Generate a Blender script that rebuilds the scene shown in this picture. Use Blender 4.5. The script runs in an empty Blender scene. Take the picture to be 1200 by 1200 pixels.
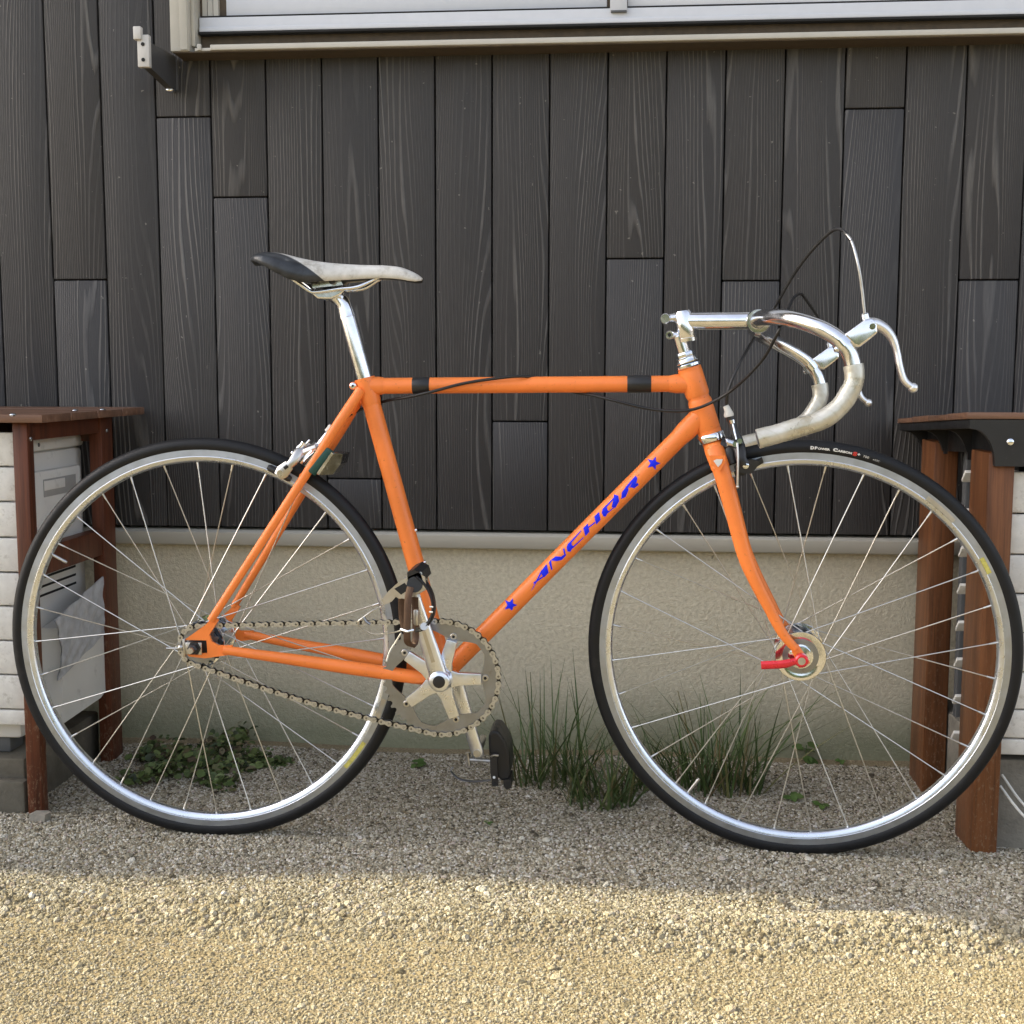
import bpy, bmesh, math, random
from mathutils import Vector, Matrix, Quaternion
R = math.radians
rnd = random.Random(11)
sc = bpy.context.scene
COL = sc.collection

# ------------------------------------------------------------------ camera
FPX, IMG = 1450.0, 1200.0
CAM = Vector((0.680, -1.9781, 0.7792)); YAW, PITCH, ROLL = 0.0860, 0.1114, 0.0021
_f = Vector((-math.sin(YAW)*math.cos(PITCH), math.cos(YAW)*math.cos(PITCH), -math.sin(PITCH)))
_r = Vector((math.cos(YAW), math.sin(YAW), 0)); _u = _r.cross(_f)
_c, _s = math.cos(ROLL), math.sin(ROLL)
_r, _u = _c*_r + _s*_u, _c*_u - _s*_r
cam_d = bpy.data.cameras.new('camera'); cam = bpy.data.objects.new('camera', cam_d); COL.objects.link(cam)
cam.matrix_world = Matrix(((_r.x, _u.x, -_f.x, CAM.x), (_r.y, _u.y, -_f.y, CAM.y), (_r.z, _u.z, -_f.z, CAM.z), (0, 0, 0, 1)))
cam_d.sensor_width = 36; cam_d.sensor_fit = 'HORIZONTAL'; cam_d.lens = 36*FPX/IMG
cam_d.clip_start = 0.05; cam_d.clip_end = 500
sc.camera = cam

# ------------------------------------------------------------------ light
SUN_EL, SUN_AZ = 33.0, 4.0          # sun to the left (-X), a little behind the house (+Y)
sun_pos = Vector((-math.cos(R(SUN_AZ))*math.cos(R(SUN_EL)), math.sin(R(SUN_AZ))*math.cos(R(SUN_EL)), math.sin(R(SUN_EL))))
w = bpy.data.worlds.new('World'); sc.world = w; w.use_nodes = True
nt = w.node_tree; nt.nodes.clear()
sky = nt.nodes.new('ShaderNodeTexSky'); sky.sky_type = 'NISHITA'; sky.sun_disc = False
sky.sun_elevation = R(SUN_EL); sky.sun_rotation = R(270 + SUN_AZ)
sky.air_density = 1.0; sky.dust_density = 2.5; sky.ozone_density = 1.0
hs = nt.nodes.new('ShaderNodeHueSaturation'); hs.inputs['Saturation'].default_value = 0.50
wb = nt.nodes.new('ShaderNodeMix'); wb.data_type = 'RGBA'; wb.blend_type = 'MULTIPLY'; wb.inputs[0].default_value = 1
wb.inputs[7].default_value = (1.01, 0.98, 0.965, 1)
bg = nt.nodes.new('ShaderNodeBackground'); bg.inputs[1].default_value = 0.15
wo = nt.nodes.new('ShaderNodeOutputWorld')
nt.links.new(sky.outputs[0], hs.inputs['Color']); nt.links.new(hs.outputs[0], wb.inputs[6])
nt.links.new(wb.outputs[2], bg.inputs[0]); nt.links.new(bg.outputs[0], wo.inputs[0])
sun_d = bpy.data.lights.new('sun', 'SUN'); sun_d.energy = 2.6; sun_d.angle = R(0.5); sun_d.color = (1.0, 0.88, 0.55)
sun = bpy.data.objects.new('sun', sun_d); COL.objects.link(sun)
sun.rotation_mode = 'QUATERNION'; sun.rotation_quaternion = sun_pos.to_track_quat('Z', 'Y')
sun.location = sun_pos*20
vs = sc.view_settings
vs.view_transform = 'Standard'; vs.look = 'None'; vs.gamma = 1; vs.use_curve_mapping = False
vs.exposure = 1.6
sc.render.film_transparent = False
sc.cycles.max_bounces = 8; sc.cycles.diffuse_bounces = 4; sc.cycles.glossy_bounces = 4

# ------------------------------------------------------------------ picture <-> place
def ray(px, py):
    return (_f*FPX + _r*(px-600) - _u*(py-600)).normalized()
def atP(px, py, P, n):
    d = ray(px, py); t = (Vector(P)-CAM).dot(n)/d.dot(n); return CAM + d*t
def at(px, py, Y=0.0): return atP(px, py, (0, Y, 0), Vector((0, 1, 0)))
def atX(px, py, X): return atP(px, py, (X, 0, 0), Vector((1, 0, 0)))
def atZ(px, py, Z=0.0): return atP(px, py, (0, 0, Z), Vector((0, 0, 1)))

# ------------------------------------------------------------------ objects
WM = {}
def obj(name, mesh, parent=None, mat=None, matrix=None):
    o = bpy.data.objects.new(name, mesh); COL.objects.link(o)
    if mat is not None and mesh is not None:
        for m in (mat if isinstance(mat, (list, tuple)) else [mat]): mesh.materials.append(m)
    m = matrix if matrix is not None else Matrix.Identity(4)
    o.matrix_basis = m
    if parent is not None:
        o.parent = parent; o.matrix_parent_inverse = WM[parent].inverted()
    WM[o] = m.copy()
    return o
def tag(o, label=None, cat=None, group=None, kind=None):
    if label: o['label'] = label
    if cat: o['category'] = cat
    if group: o['group'] = group
    if kind: o['kind'] = kind
    return o
def thing(name, loc, label, cat, group=None):
    o = obj(name, None, None, None, Matrix.Translation(loc)); o.empty_display_size = 0.1
    return tag(o, label, cat, group)
def part(name, parent, loc=(0, 0, 0)):
    o = obj(name, None, parent, None, Matrix.Translation(loc)); o.empty_display_size = 0.05; return o
def empty_m(name, parent, m):
    o = obj(name, None, parent, None, m); o.empty_display_size = 0.05; return o

class MB:
    def __init__(s): s.v = []; s.f = []; s.m = []
    def add(s, verts, faces, mi=0):
        b = len(s.v); s.v += [tuple(v) for v in verts]
        s.f += [tuple(i+b for i in f) for f in faces]; s.m += [mi]*len(faces); return s
    def tube(s, pts, rad, seg=14, cap=True, mi=0, flat=None, up=None, closed=False):
        """swept tube; rad scalar or list; flat = (a,b) scale of the section along (side, up)"""
        pts = [Vector(p) for p in pts]; n = len(pts)
        rr = rad if isinstance(rad, (list, tuple)) else [rad]*n
        T = []
        for i in range(n):
            if closed: t = pts[(i+1) % n]-pts[i-1]
            else: t = pts[min(i+1, n-1)]-pts[max(i-1, 0)]
            T.append(t.normalized())
        ref = Vector(up) if up is not None else (Vector((0, 1, 0)) if abs(T[0].y) < .9 else Vector((1, 0, 0)))
        a = (ref - T[0]*ref.dot(T[0])).normalized()
        verts = []
        for i in range(n):
            if i:
                if up is not None:
                    a = (ref - T[i]*ref.dot(T[i])).normalized()
                else:
                    a = (a - T[i]*a.dot(T[i])).normalized()
            b = T[i].cross(a)
            sx, sy = flat if flat else (1, 1)
            for k in range(seg):
                an = 2*math.pi*k/seg
                verts.append(pts[i] + a*(rr[i]*sx*math.cos(an)) + b*(rr[i]*sy*math.sin(an)))
        faces = []
        for i in range(n if closed else n-1):
            j = (i+1) % n
            for k in range(seg):
                l = (k+1) % seg
                faces.append((i*seg+k, i*seg+l, j*seg+l, j*seg+k))
        if cap and not closed:
            faces.append(tuple(range(seg))[::-1]); faces.append(tuple((n-1)*seg+k for k in range(seg)))
        return s.add(verts, faces, mi)
    def lathe(s, prof, M=None, seg=48, mi=0, closed=False, a0=0, a1=2*math.pi):
        """profile of (r, y) spun round the local Y axis"""
        full = abs(a1-a0-2*math.pi) < 1e-6; n = len(prof); ns = seg if full else seg+1
        verts = []; M = M or Matrix.Identity(4)
        for k in range(ns):
            an = a0+(a1-a0)*k/seg; c, q = math.cos(an), math.sin(an)
            for r, y in prof: verts.append(M @ Vector((r*c, y, r*q)))
        faces = []
        for k in range(seg):
            l = (k+1) % ns
            for i in range(n if closed else n-1):
                j = (i+1) % n
                faces.append((k*n+i, k*n+j, l*n+j, l*n+i))
        return s.add(verts, faces, mi)
    def prism(s, poly, vec, mi=0):
        """closed polygon (3-D points) pushed along vec"""
        poly = [Vector(p) for p in poly]; n = len(poly); vec = Vector(vec)
        verts = poly + [p+vec for p in poly]
        faces = [tuple(range(n))[::-1], tuple(range(n, 2*n))]
        faces += [(i, (i+1) % n, n+(i+1) % n, n+i) for i in range(n)]
        return s.add(verts, faces, mi)
    def box(s, a, b, mi=0, bev=0.0, M=None):
        x0, y0, z0 = (min(a[i], b[i]) for i in range(3)); x1, y1, z1 = (max(a[i], b[i]) for i in range(3))
        bm = bmesh.new()
        vs_ = [bm.verts.new((x, y, z)) for x in (x0, x1) for y in (y0, y1) for z in (z0, z1)]
        for q in ((0, 1, 3, 2), (4, 6, 7, 5), (0, 4, 5, 1), (2, 3, 7, 6), (0, 2, 6, 4), (1, 5, 7, 3)):
            bm.faces.new([vs_[i] for i in q])
        if bev:
            bmesh.ops.bevel(bm, geom=list(bm.edges), offset=bev, segments=2, profile=.5, affect='EDGES')
        bm.verts.index_update()
        V = [(M @ v.co if M else v.co.copy()) for v in bm.verts]; F = [tuple(v.index for v in f.verts) for f in bm.faces]
        bm.free(); return s.add(V, F, mi)
    def sphere(s, c, r, seg=14, rings=8, mi=0, sc_=(1, 1, 1)):
        c = Vector(c); verts = []; faces = []
        for i in range(rings+1):
            th = math.pi*i/rings
            for k in range(seg):
                an = 2*math.pi*k/seg
                verts.append(c+Vector((r*sc_[0]*math.sin(th)*math.cos(an), r*sc_[1]*math.sin(th)*math.sin(an), r*sc_[2]*math.cos(th))))
        for i in range(rings):
            for k in range(seg):
                l = (k+1) % seg; faces.append((i*seg+k, (i+1)*seg+k, (i+1)*seg+l, i*seg+l))
        return s.add(verts, faces, mi)
    def mesh(s, name, smooth=True, ang=38):
        me = bpy.data.meshes.new(name); me.from_pydata(s.v, [], s.f)
        bm = bmesh.new(); bm.from_mesh(me)
        bmesh.ops.recalc_face_normals(bm, faces=bm.faces); bm.to_mesh(me); bm.free()
        for p, m in zip(me.polygons, s.m): p.material_index = m
        if smooth:
            me.polygons.foreach_set('use_smooth', [True]*len(me.polygons)); me.set_sharp_from_angle(angle=R(ang))
        me.update(); return me
    def build(s, name, mat, parent=None, smooth=True, matrix=None, ang=38):
        return obj(name, s.mesh(name, smooth, ang), parent, mat, matrix)

def spline(pts, n=8):
    pts = [Vector(p) for p in pts]; out = []
    for i in range(len(pts)-1):
        p0 = pts[i-1] if i else pts[0]*2-pts[1]
        p1, p2 = pts[i], pts[i+1]
        p3 = pts[i+2] if i+2 < len(pts) else p2*2-p1
        for k in range(n):
            t = k/n
            out.append(.5*((2*p1)+(p2-p0)*t+(2*p0-5*p1+4*p2-p3)*t*t+(3*p1-p0-3*p2+p3)*t**3))
    out.append(pts[-1]); return out
def lerp(a, b, t): return a+(b-a)*t
def resamp(vals, n):
    out = []
    for i in range(len(vals)-1):
        for k in range(n): out.append(vals[i]+(vals[i+1]-vals[i])*k/n)
    out.append(vals[-1]); return out
def axis_matrix(origin, ydir, zhint=Vector((0, 0, 1))):
    y = Vector(ydir).normalized(); z = (zhint-y*zhint.dot(y)).normalized(); x = y.cross(z)
    return Matrix(((x.x, y.x, z.x, origin[0]), (x.y, y.y, z.y, origin[1]), (x.z, y.z, z.z, origin[2]), (0, 0, 0, 1)))

# ------------------------------------------------------------------ materials
class NT:
    def __init__(s, name):
        s.mat = bpy.data.materials.new(name); s.mat.use_nodes = True; s.t = s.mat.node_tree
        s.b = s.t.nodes['Principled BSDF']
    def n(s, typ, **kw):
        nd = s.t.nodes.new(typ)
        for k, v in kw.items():
            if hasattr(nd, k) and k not in ('inputs',): setattr(nd, k, v)
        return nd
    def l(s, a, b): s.t.links.new(a, b)
    def val(s, sock, v):
        if hasattr(v, 'is_linked') or isinstance(v, bpy.types.NodeSocket): s.l(v, sock)
        else: sock.default_value = v
    def math(s, op, a, b=0.0, c=None, clamp=False):
        nd = s.n('ShaderNodeMath', operation=op, use_clamp=clamp)
        s.val(nd.inputs[0], a); s.val(nd.inputs[1], b)
        if c is not None: s.val(nd.inputs[2], c)
        return nd.outputs[0]
    def noise(s, vec, scale, detail=4, rough=.55, w=None):
        nd = s.n('ShaderNodeTexNoise')
        if w is not None: nd.noise_dimensions = '4D'; s.val(nd.inputs['W'], w)
        if vec is not None: s.l(vec, nd.inputs['Vector'])
        nd.inputs['Scale'].default_value = scale; nd.inputs['Detail'].default_value = detail; nd.inputs['Roughness'].default_value = rough
        return nd.outputs['Fac']
    def ramp(s, fac, stops):
        nd = s.n('ShaderNodeValToRGB'); e = nd.color_ramp.elements
        while len(e) < len(stops): e.new(.5)
        for i, (p, c) in enumerate(stops):
            e[i].position = p; e[i].color = c if len(c) == 4 else (*c, 1)
        s.l(fac, nd.inputs[0]); return nd.outputs[0]
    def mix(s, fac, a, b, mode='MIX'):
        nd = s.n('ShaderNodeMix', data_type='RGBA', blend_type=mode)
        s.val(nd.inputs[0], fac)
        for i, v in ((6, a), (7, b)):
            if isinstance(v, tuple): nd.inputs[i].default_value = v if len(v) == 4 else (*v, 1)
            else: s.l(v, nd.inputs[i])
        return nd.outputs[2]
    def maprange(s, v, a, b, c, d):
        nd = s.n('ShaderNodeMapRange'); s.l(v, nd.inputs[0])
        for i, q in enumerate((a, b, c, d)): nd.inputs[i+1].default_value = q
        return nd.outputs[0]
    def coords(s, scale=(1, 1, 1), which='Object', off=None):
        tc = s.n('ShaderNodeTexCoord'); mp = s.n('ShaderNodeMapping'); s.l(tc.outputs[which], mp.inputs[0])
        mp.inputs['Scale'].default_value = scale
        if off is not None: s.l(off, mp.inputs['Location'])
        return mp.outputs[0]
    def rand(s): return s.n('ShaderNodeObjectInfo').outputs['Random']
    def bump(s, h, strength=.3, dist=.002):
        nd = s.n('ShaderNodeBump'); nd.inputs['Strength'].default_value = strength; nd.inputs['Distance'].default_value = dist
        s.l(h, nd.inputs['Height']); s.l(nd.outputs[0], s.b.inputs['Normal']); return nd
    def set(s, col=None, rough=None, metal=None, coat=None, spec=None):
        if col is not None:
            if isinstance(col, tuple): s.b.inputs['Base Color'].default_value = (*col[:3], 1)
            else: s.l(col, s.b.inputs['Base Color'])
        if rough is not None: s.val(s.b.inputs['Roughness'], rough)
        if metal is not None: s.b.inputs['Metallic'].default_value = metal
        if coat is not None: s.b.inputs['Coat Weight'].default_value = coat; s.b.inputs['Coat Roughness'].default_value = .12
        if spec is not None: s.b.inputs['Specular IOR Level'].default_value = spec
        return s.mat

def simple(name, col, rough=.5, metal=0.0, coat=None, var=.25, scale=40, bump=0.0, dirt=None, spec=None):
    """plain colour with worn roughness and a little uneven tone"""
    m = NT(name); v = m.coords(); f = m.noise(v, scale, 5)
    k = m.maprange(f, .25, .75, 1-var*.5, 1+var*.3)
    c = m.mix(1.0, tuple(col), m.n('ShaderNodeCombineColor').outputs[0], 'MULTIPLY')
    cc = m.t.nodes[-1] if False else None
    comb = [n for n in m.t.nodes if n.bl_idname == 'ShaderNodeCombineColor'][0]
    for i in range(3): m.l(k, comb.inputs[i])
    if dirt:
        g = m.noise(v, dirt[1], 6, .7); g = m.maprange(g, dirt[2], dirt[2]+.12, 0, dirt[3])
        c = m.mix(g, c, dirt[0])
    r = m.maprange(f, .2, .8, max(.02, rough-.08), min(1, rough+.1))
    if bump: m.bump(m.noise(v, scale*6, 4), bump, .001)
    return m.set(c, r, metal, coat, spec)

M = {}
M['orange'] = simple('orange_paint', (.88, .225, .040), .45, 0, .15, .38, 11, .07, ((.14, .04, .015), 170, .615, .7))
M['alu'] = simple('polished_aluminium', (.80, .82, .86), .18, 1, None, .25, 60, .03, ((.35, .33, .30), 90, .66, .5))
M['satin'] = simple('satin_aluminium', (.86, .865, .88), .36, 1, None, .15, 60, .03, ((.4, .38, .35), 90, .68, .5))
M['alu_dull'] = simple('dull_aluminium', (.56, .55, .53), .36, 1, None, .25, 80, .05, ((.3, .28, .25), 120, .64, .5))
M['chrome'] = simple('chrome', (.80, .84, .90), .12, 1, None, .15, 60, .02, ((.3, .25, .2), 150, .68, .4))
M['track'] = simple('rim_brake_track', (.44, .475, .53), .44, 1, None, .25, 60)
M['rim'] = simple('rim_aluminium', (.73, .78, .87), .28, 1, None, .15, 50)
M['spoke'] = simple('spoke_steel', (.66, .65, .62), .36, 1, None, .2, 50)
M['tyre'] = simple('tyre_rubber', (.0085, .009, .0105), .5, 0, None, .35, 50, .08, ((.06, .057, .05), 14, .60, .25), .3)
M['black'] = simple('black_plastic', (.014, .014, .015), .42, 0, None, .3, 60, .05, ((.12, .11, .10), 120, .66, .5))
M['blackmetal'] = simple('black_metal', (.02, .02, .022), .35, 0, None, .3, 60, .03)
M['cable'] = simple('cable_housing', (.012, .012, .013), .4, 0)
M['ring'] = simple('chainring_steel', (.32, .335, .36), .38, 1, None, .3, 60, .03, ((.15, .11, .07), 70, .60, .5))
M['crank'] = simple('crank_alloy', (.78, .82, .90), .30, 1, None, .2, 60)
M['chainm'] = simple('chain_steel', (.56, .58, .61), .32, 1, None, .3, 90, 0, ((.06, .045, .035), 150, .58, .6))
M['chaindark'] = simple('dark_chain_steel', (.055, .05, .045), .45, 1, None, .4, 90)  # darker steel for the inner links
M['leather'] = simple('brown_strap', (.085, .045, .026), .75, 0, None, .5, 220, .4)
M['white_leather'] = None
M['tape'] = None
M['blue'] = simple('blue_decal', (.010, .022, .80), .5, 0, None, .1, 40, 0, None, .2)
M['whitedecal'] = simple('white_decal', (.72, .71, .68), .45, 0)
M['reddecal'] = simple('red_decal', (.5, .03, .02), .45, 0)
M['yellowdecal'] = simple('yellow_decal', (.55, .5, .12), .5, 0, None, .8, 200)
M['red'] = simple('red_anodised', (.75, .03, .045), .28, .35, .3, .2, 60)
M['green'] = simple('green_band', (.012, .07, .06), .4, 0)
M['mirror'] = simple('reflector_plate', (.20, .20, .19), .22, 1, None, .6, 90)
M['plastic_white'] = simple('white_plastic', (.62, .61, .57), .5, 0, None, .15, 14, .03, ((.30, .28, .24), 30, .60, .35))
M['ac'] = simple('air_conditioner_paint', (.74, .73, .69), .5, 0, None, .12, 12, .03, ((.27, .25, .22), 22, .60, .35))
M['film'] = simple('grey_film', (.50, .515, .54), .35, 0, None, .6, 60, .25)
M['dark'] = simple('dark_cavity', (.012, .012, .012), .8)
M['winframe'] = simple('window_frame_cream', (.46, .44, .385), .4, .0, None, .14, 30, .02, ((.30, .27, .20), 60, .62, .3))
M['shutter'] = simple('shutter_white', (.55, .57, .61), .38, 0, None, .08, 40)
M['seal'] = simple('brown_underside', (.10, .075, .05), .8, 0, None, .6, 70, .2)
M['trim'] = simple('base_trim', (.47, .445, .375), .45, 0, None, .12, 12, .02, ((.25, .23, .19), 50, .64, .35))
M['recess'] = simple('recess_grey', (.36, .355, .34), .6)
M['backing'] = simple('joint_strip', (.034, .034, .035), .7)
M['bracketgrey'] = simple('bracket_grey', (.075, .075, .078), .5, .2)
M['plates'] = simple('bracket_end_white', (.55, .53, .50), .45, 0)
M['darkgrey'] = simple('grey_pipe', (.10, .105, .11), .6)

def saddle_mat():
    m = NT('saddle_leather'); v = m.coords(); f = m.noise(v, 45, 6, .65)
    sep = m.n('ShaderNodeSeparateXYZ'); m.l(v, sep.inputs[0])
    p, q = at(322, 297), at(385, 329)        # panel seam from the tail top to the skirt
    dx, dz = q.x-p.x, q.z-p.z; L = math.hypot(dx, dz); nx, nz = -dz/L, dx/L
    d = m.math('ADD', m.math('MULTIPLY', sep.outputs[0], nx), m.math('MULTIPLY', sep.outputs[2], nz))
    d = m.math('SUBTRACT', d, p.x*nx+p.z*nz)
    # bow the seam
    t = m.math('DIVIDE', m.math('SUBTRACT', sep.outputs[0], p.x), dx)
    bow = m.math('MULTIPLY', m.math('MULTIPLY', t, m.math('SUBTRACT', 1.0, t)), .030)
    k = m.maprange(m.math('SUBTRACT', d, bow), -.0006, .0006, 1, 0)
    wh = m.ramp(f, [(.30, (.36, .33, .28)), (.46, (.62, .60, .55)), (.7, (.74, .72, .68))])
    bl = m.ramp(f, [(.35, (.016, .018, .022)), (.62, (.035, .04, .047)), (.74, (.16, .16, .16))])
    m.bump(m.noise(v, 420, 3), .12, .0006)
    return m.set(m.mix(k, wh, bl), .38, 0)
M['white_leather'] = saddle_mat()

def tape_mat():
    m = NT('grip_tape'); v = m.coords(); f = m.noise(v, 28, 6, .6)
    col = m.ramp(f, [(.28, (.38, .34, .24)), (.45, (.55, .53, .45)), (.68, (.64, .635, .59))])
    w_ = m.n('ShaderNodeTexWave', wave_type='BANDS', bands_direction='DIAGONAL'); m.l(m.coords((1, 1, 1)), w_.inputs[0])
    w_.inputs['Scale'].default_value = 30; w_.inputs['Distortion'].default_value = 3.0
    col = m.mix(m.maprange(w_.outputs['Fac'], .0, .15, .15, 0), col, (.34, .30, .21))
    h = m.math('ADD', m.math('MULTIPLY', w_.outputs['Fac'], .10), m.noise(v, 170, 4))
    m.bump(h, .35, .0010)
    return m.set(col, m.maprange(f, .3, .7, .22, .42), .45)
M['tape'] = tape_mat()

def siding_mat():
    m = NT('grey_wood_grain_siding'); rd = m.rand()
    tc = m.n('ShaderNodeTexCoord'); sep = m.n('ShaderNodeSeparateXYZ'); m.l(tc.outputs['Object'], sep.inputs[0])
    cb = m.n('ShaderNodeCombineXYZ')
    m.l(m.math('MULTIPLY', sep.outputs[0], 11.0), cb.inputs[0])
    m.l(m.math('MULTIPLY', sep.outputs[2], .80), cb.inputs[1])
    wv = m.math('MULTIPLY', rd, 173.0)
    big = m.noise(cb.outputs[0], 1.0, 1.0, .4, wv)
    cb2 = m.n('ShaderNodeCombineXYZ')
    m.l(m.math('MULTIPLY', sep.outputs[0], 45.0), cb2.inputs[0]); m.l(m.math('MULTIPLY', sep.outputs[2], 3.2), cb2.inputs[1])
    small = m.noise(cb2.outputs[0], 1.0, 2.0, .5, wv)
    ph = m.math('ADD', m.math('MULTIPLY', sep.outputs[0], 145.0), m.math('MULTIPLY', big, 25.0))
    ph = m.math('ADD', ph, m.math('MULTIPLY', small, 1.1))
    sn = m.math('SINE', m.math('MULTIPLY', ph, 6.2832))
    ridge = m.maprange(sn, .30, .95, 0, 1)
    amp = m.maprange(m.noise(cb.outputs[0], 1.7, 2, .5, m.math('ADD', wv, 40.0)), .40, .60, .12, 1)
    ridge = m.math('MULTIPLY', ridge, amp)
    cb3 = m.n('ShaderNodeCombineXYZ')
    m.l(m.math('MULTIPLY', sep.outputs[0], 900.0), cb3.inputs[0]); m.l(m.math('MULTIPLY', sep.outputs[2], 30.0), cb3.inputs[1])
    fine = m.noise(cb3.outputs[0], 1.0, 3, .6)
    tone = m.math('ADD', m.math('ADD', .1, m.math('MULTIPLY', rd, .3)), m.math('MULTIPLY', m.noise(cb.outputs[0], .6, 3, .6, wv), .6))
    base = m.ramp(tone, [(.2, (.037, .037, .040)), (.5, (.042, .040, .041)), (.85, (.047, .044, .043))])
    col = m.mix(m.math('MULTIPLY', ridge, .95), base, (.130, .125, .120))
    col = m.mix(m.maprange(fine, .35, .7, 0, .45), col, (.018, .018, .019))
    dust = m.maprange(m.noise(tc.outputs['Object'], 95, 2, .5), .745, .775, 0, .55)
    col = m.mix(dust, col, (.26, .25, .22))
    m.bump(m.math('ADD', ridge, m.math('MULTIPLY', fine, .25)), .8, .0026)
    return m.set(col, .55, 0, None, .4)
M['siding'] = siding_mat()

def stucco_mat():
    m = NT('foundation_stucco'); v = m.coords()
    f = m.noise(v, 120, 5, .6); g = m.noise(v, 3.0, 4, .6); f2 = m.noise(v, 330, 2, .5)
    col = m.mix(m.maprange(f, .35, .68, 0, 1), (.56, .505, .375), (.74, .68, .525))
    col = m.mix(m.maprange(g, .35, .7, 0, .45), col, (.60, .535, .40))
    sep = m.n('ShaderNodeSeparateXYZ'); m.l(v, sep.inputs[0])
    low = m.math('ADD', sep.outputs[2], m.math('MULTIPLY', m.noise(v, 6, 5, .65), .10))
    col = m.mix(m.maprange(low, .07, .20, .8, 0), col, (.21, .23, .14))   # moss and splash dirt at the foot
    spots = m.maprange(m.noise(v, 60, 2, .4), .74, .77, 0, .6); col = m.mix(spots, col, (.06, .055, .045))
    m.bump(m.math('ADD', f, m.math('MULTIPLY', f2, .5)), .6, .005)
    return m.set(col, .9, 0, None, .2)
M['stucco'] = stucco_mat()

def concrete_mat(name='concrete', col=(.27, .25, .21)):
    m = NT(name); v = m.coords(); f = m.noise(v, 9, 7, .65); g = m.noise(v, 140, 3)
    c = m.ramp(f, [(.3, tuple(x*.55 for x in col)), (.55, col), (.75, tuple(x*1.25 for x in col))])
    m.bump(m.math('ADD', f, g), .5, .003); return m.set(c, .9, 0, None, .2)
M['concrete'] = concrete_mat()
M['concrete_dark'] = concrete_mat('dark_brown_concrete', (.15, .135, .105))  # darker, browner copy of the concrete for the left block
M['slatpaint'] = simple('white_slat_paint', (.75, .735, .69), .6, 0, None, .25, 60, .25, ((.36, .33, .27), 55, .55, .45))

def wood_mat(name, dark, light, wet=.45):
    m = NT(name); v = m.coords((22, 22, 1.6)); rd = m.rand()
    f = m.noise(v, 3, 7, .62, m.math('MULTIPLY', rd, 31.0)); g = m.noise(m.coords((160, 160, 5)), 2, 4, .6)
    c = m.ramp(f, [(.3, dark), (.55, light), (.78, tuple(x*1.25 for x in light))])
    c = m.mix(m.maprange(g, .45, .75, 0, .5), c, tuple(x*.45 for x in dark))
    sep = m.n('ShaderNodeSeparateXYZ'); m.l(m.coords(), sep.inputs[0])
    foot = m.maprange(sep.outputs[2], .02, .42, 1, 0)
    sp = m.maprange(m.noise(m.coords((1, 1, .45)), 190, 5, .75), .55, .62, 0, 1)
    c = m.mix(m.math('MULTIPLY', m.math('MULTIPLY', foot, sp), .6), c, (.26, .18, .12))  # splashed grit near the ground
    m.bump(m.math('ADD', f, m.math('MULTIPLY', g, .6)), .35, .0015); return m.set(c, wet, 0, None, .35)
M['wood'] = wood_mat('brown_stained_wood', (.055, .017, .008), (.125, .038, .017))
M['wood_r'] = wood_mat('russet_stained_wood', (.085, .031, .012), (.185, .072, .027))
M['woodtop'] = NT('weathered_top_board')
def _top():
    m = M['woodtop']; v = m.coords((1.6, 22, 22)); f = m.noise(v, 3, 7, .62)
    c = m.ramp(f, [(.3, (.10, .05, .03)), (.6, (.19, .10, .06)), (.8, (.27, .18, .13))])
    m.bump(f, .3, .001); return m.set(c, .5, 0)
M['woodtop'] = _top()

def ground_mat(name, pebble):
    m = NT(name)
    tc = m.n('ShaderNodeTexCoord'); geo = m.n('ShaderNodeNewGeometry'); pos = geo.outputs['Position']
    f = m.noise(pos, 5, 6, .6); g = m.noise(pos, 260, 4, .6)
    sand = m.mix(m.maprange(f, .35, .65, 0, 1), (.265, .225, .155), (.36, .31, .225))
    if not pebble:
        sand = m.mix(.6, sand, (.36, .29, .165))
        c = m.mix(m.maprange(g, .4, .65, 0, .8), sand, (.20, .155, .10))
        vo = m.n('ShaderNodeTexVoronoi'); vo.inputs['Scale'].default_value = 150; m.l(pos, vo.inputs['Vector'])
        m.bump(m.math('SUBTRACT', g, vo.outputs['Distance']), .8, .004)
        return m.set(c, .95, 0, None, .15)
    rd = m.rand()
    c = m.ramp(rd, [(0.0, (.045, .038, .030)), (.10, (.12, .105, .078)), (.22, (.25, .22, .16)), (.46, (.36, .325, .24)), (.68, (.49, .45, .35)), (.84, (.66, .63, .54)), (.92, (.36, .29, .25)), (1.0, (.78, .76, .70))])
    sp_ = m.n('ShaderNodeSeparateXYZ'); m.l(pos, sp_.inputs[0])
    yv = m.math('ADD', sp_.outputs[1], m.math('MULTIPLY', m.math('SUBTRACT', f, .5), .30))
    sun_gold = m.maprange(yv, -.36, -.20, .50, .10)  # golden sunlight put into the colour of the foreground pebbles
    c = m.mix(sun_gold, c, m.mix(m.maprange(m.noise(pos, 7, 5, .6), .35, .65, 0, 1), (.36, .29, .16), (.48, .41, .26)))
    m.bump(m.noise(tc.outputs['Object'], 2.2, 4), .4, .3)
    return m.set(c, .88, 0, None, .25)
M['ground'] = ground_mat('sandy_ground', False)
M['pebble'] = ground_mat('pebble_stone', True)

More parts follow.
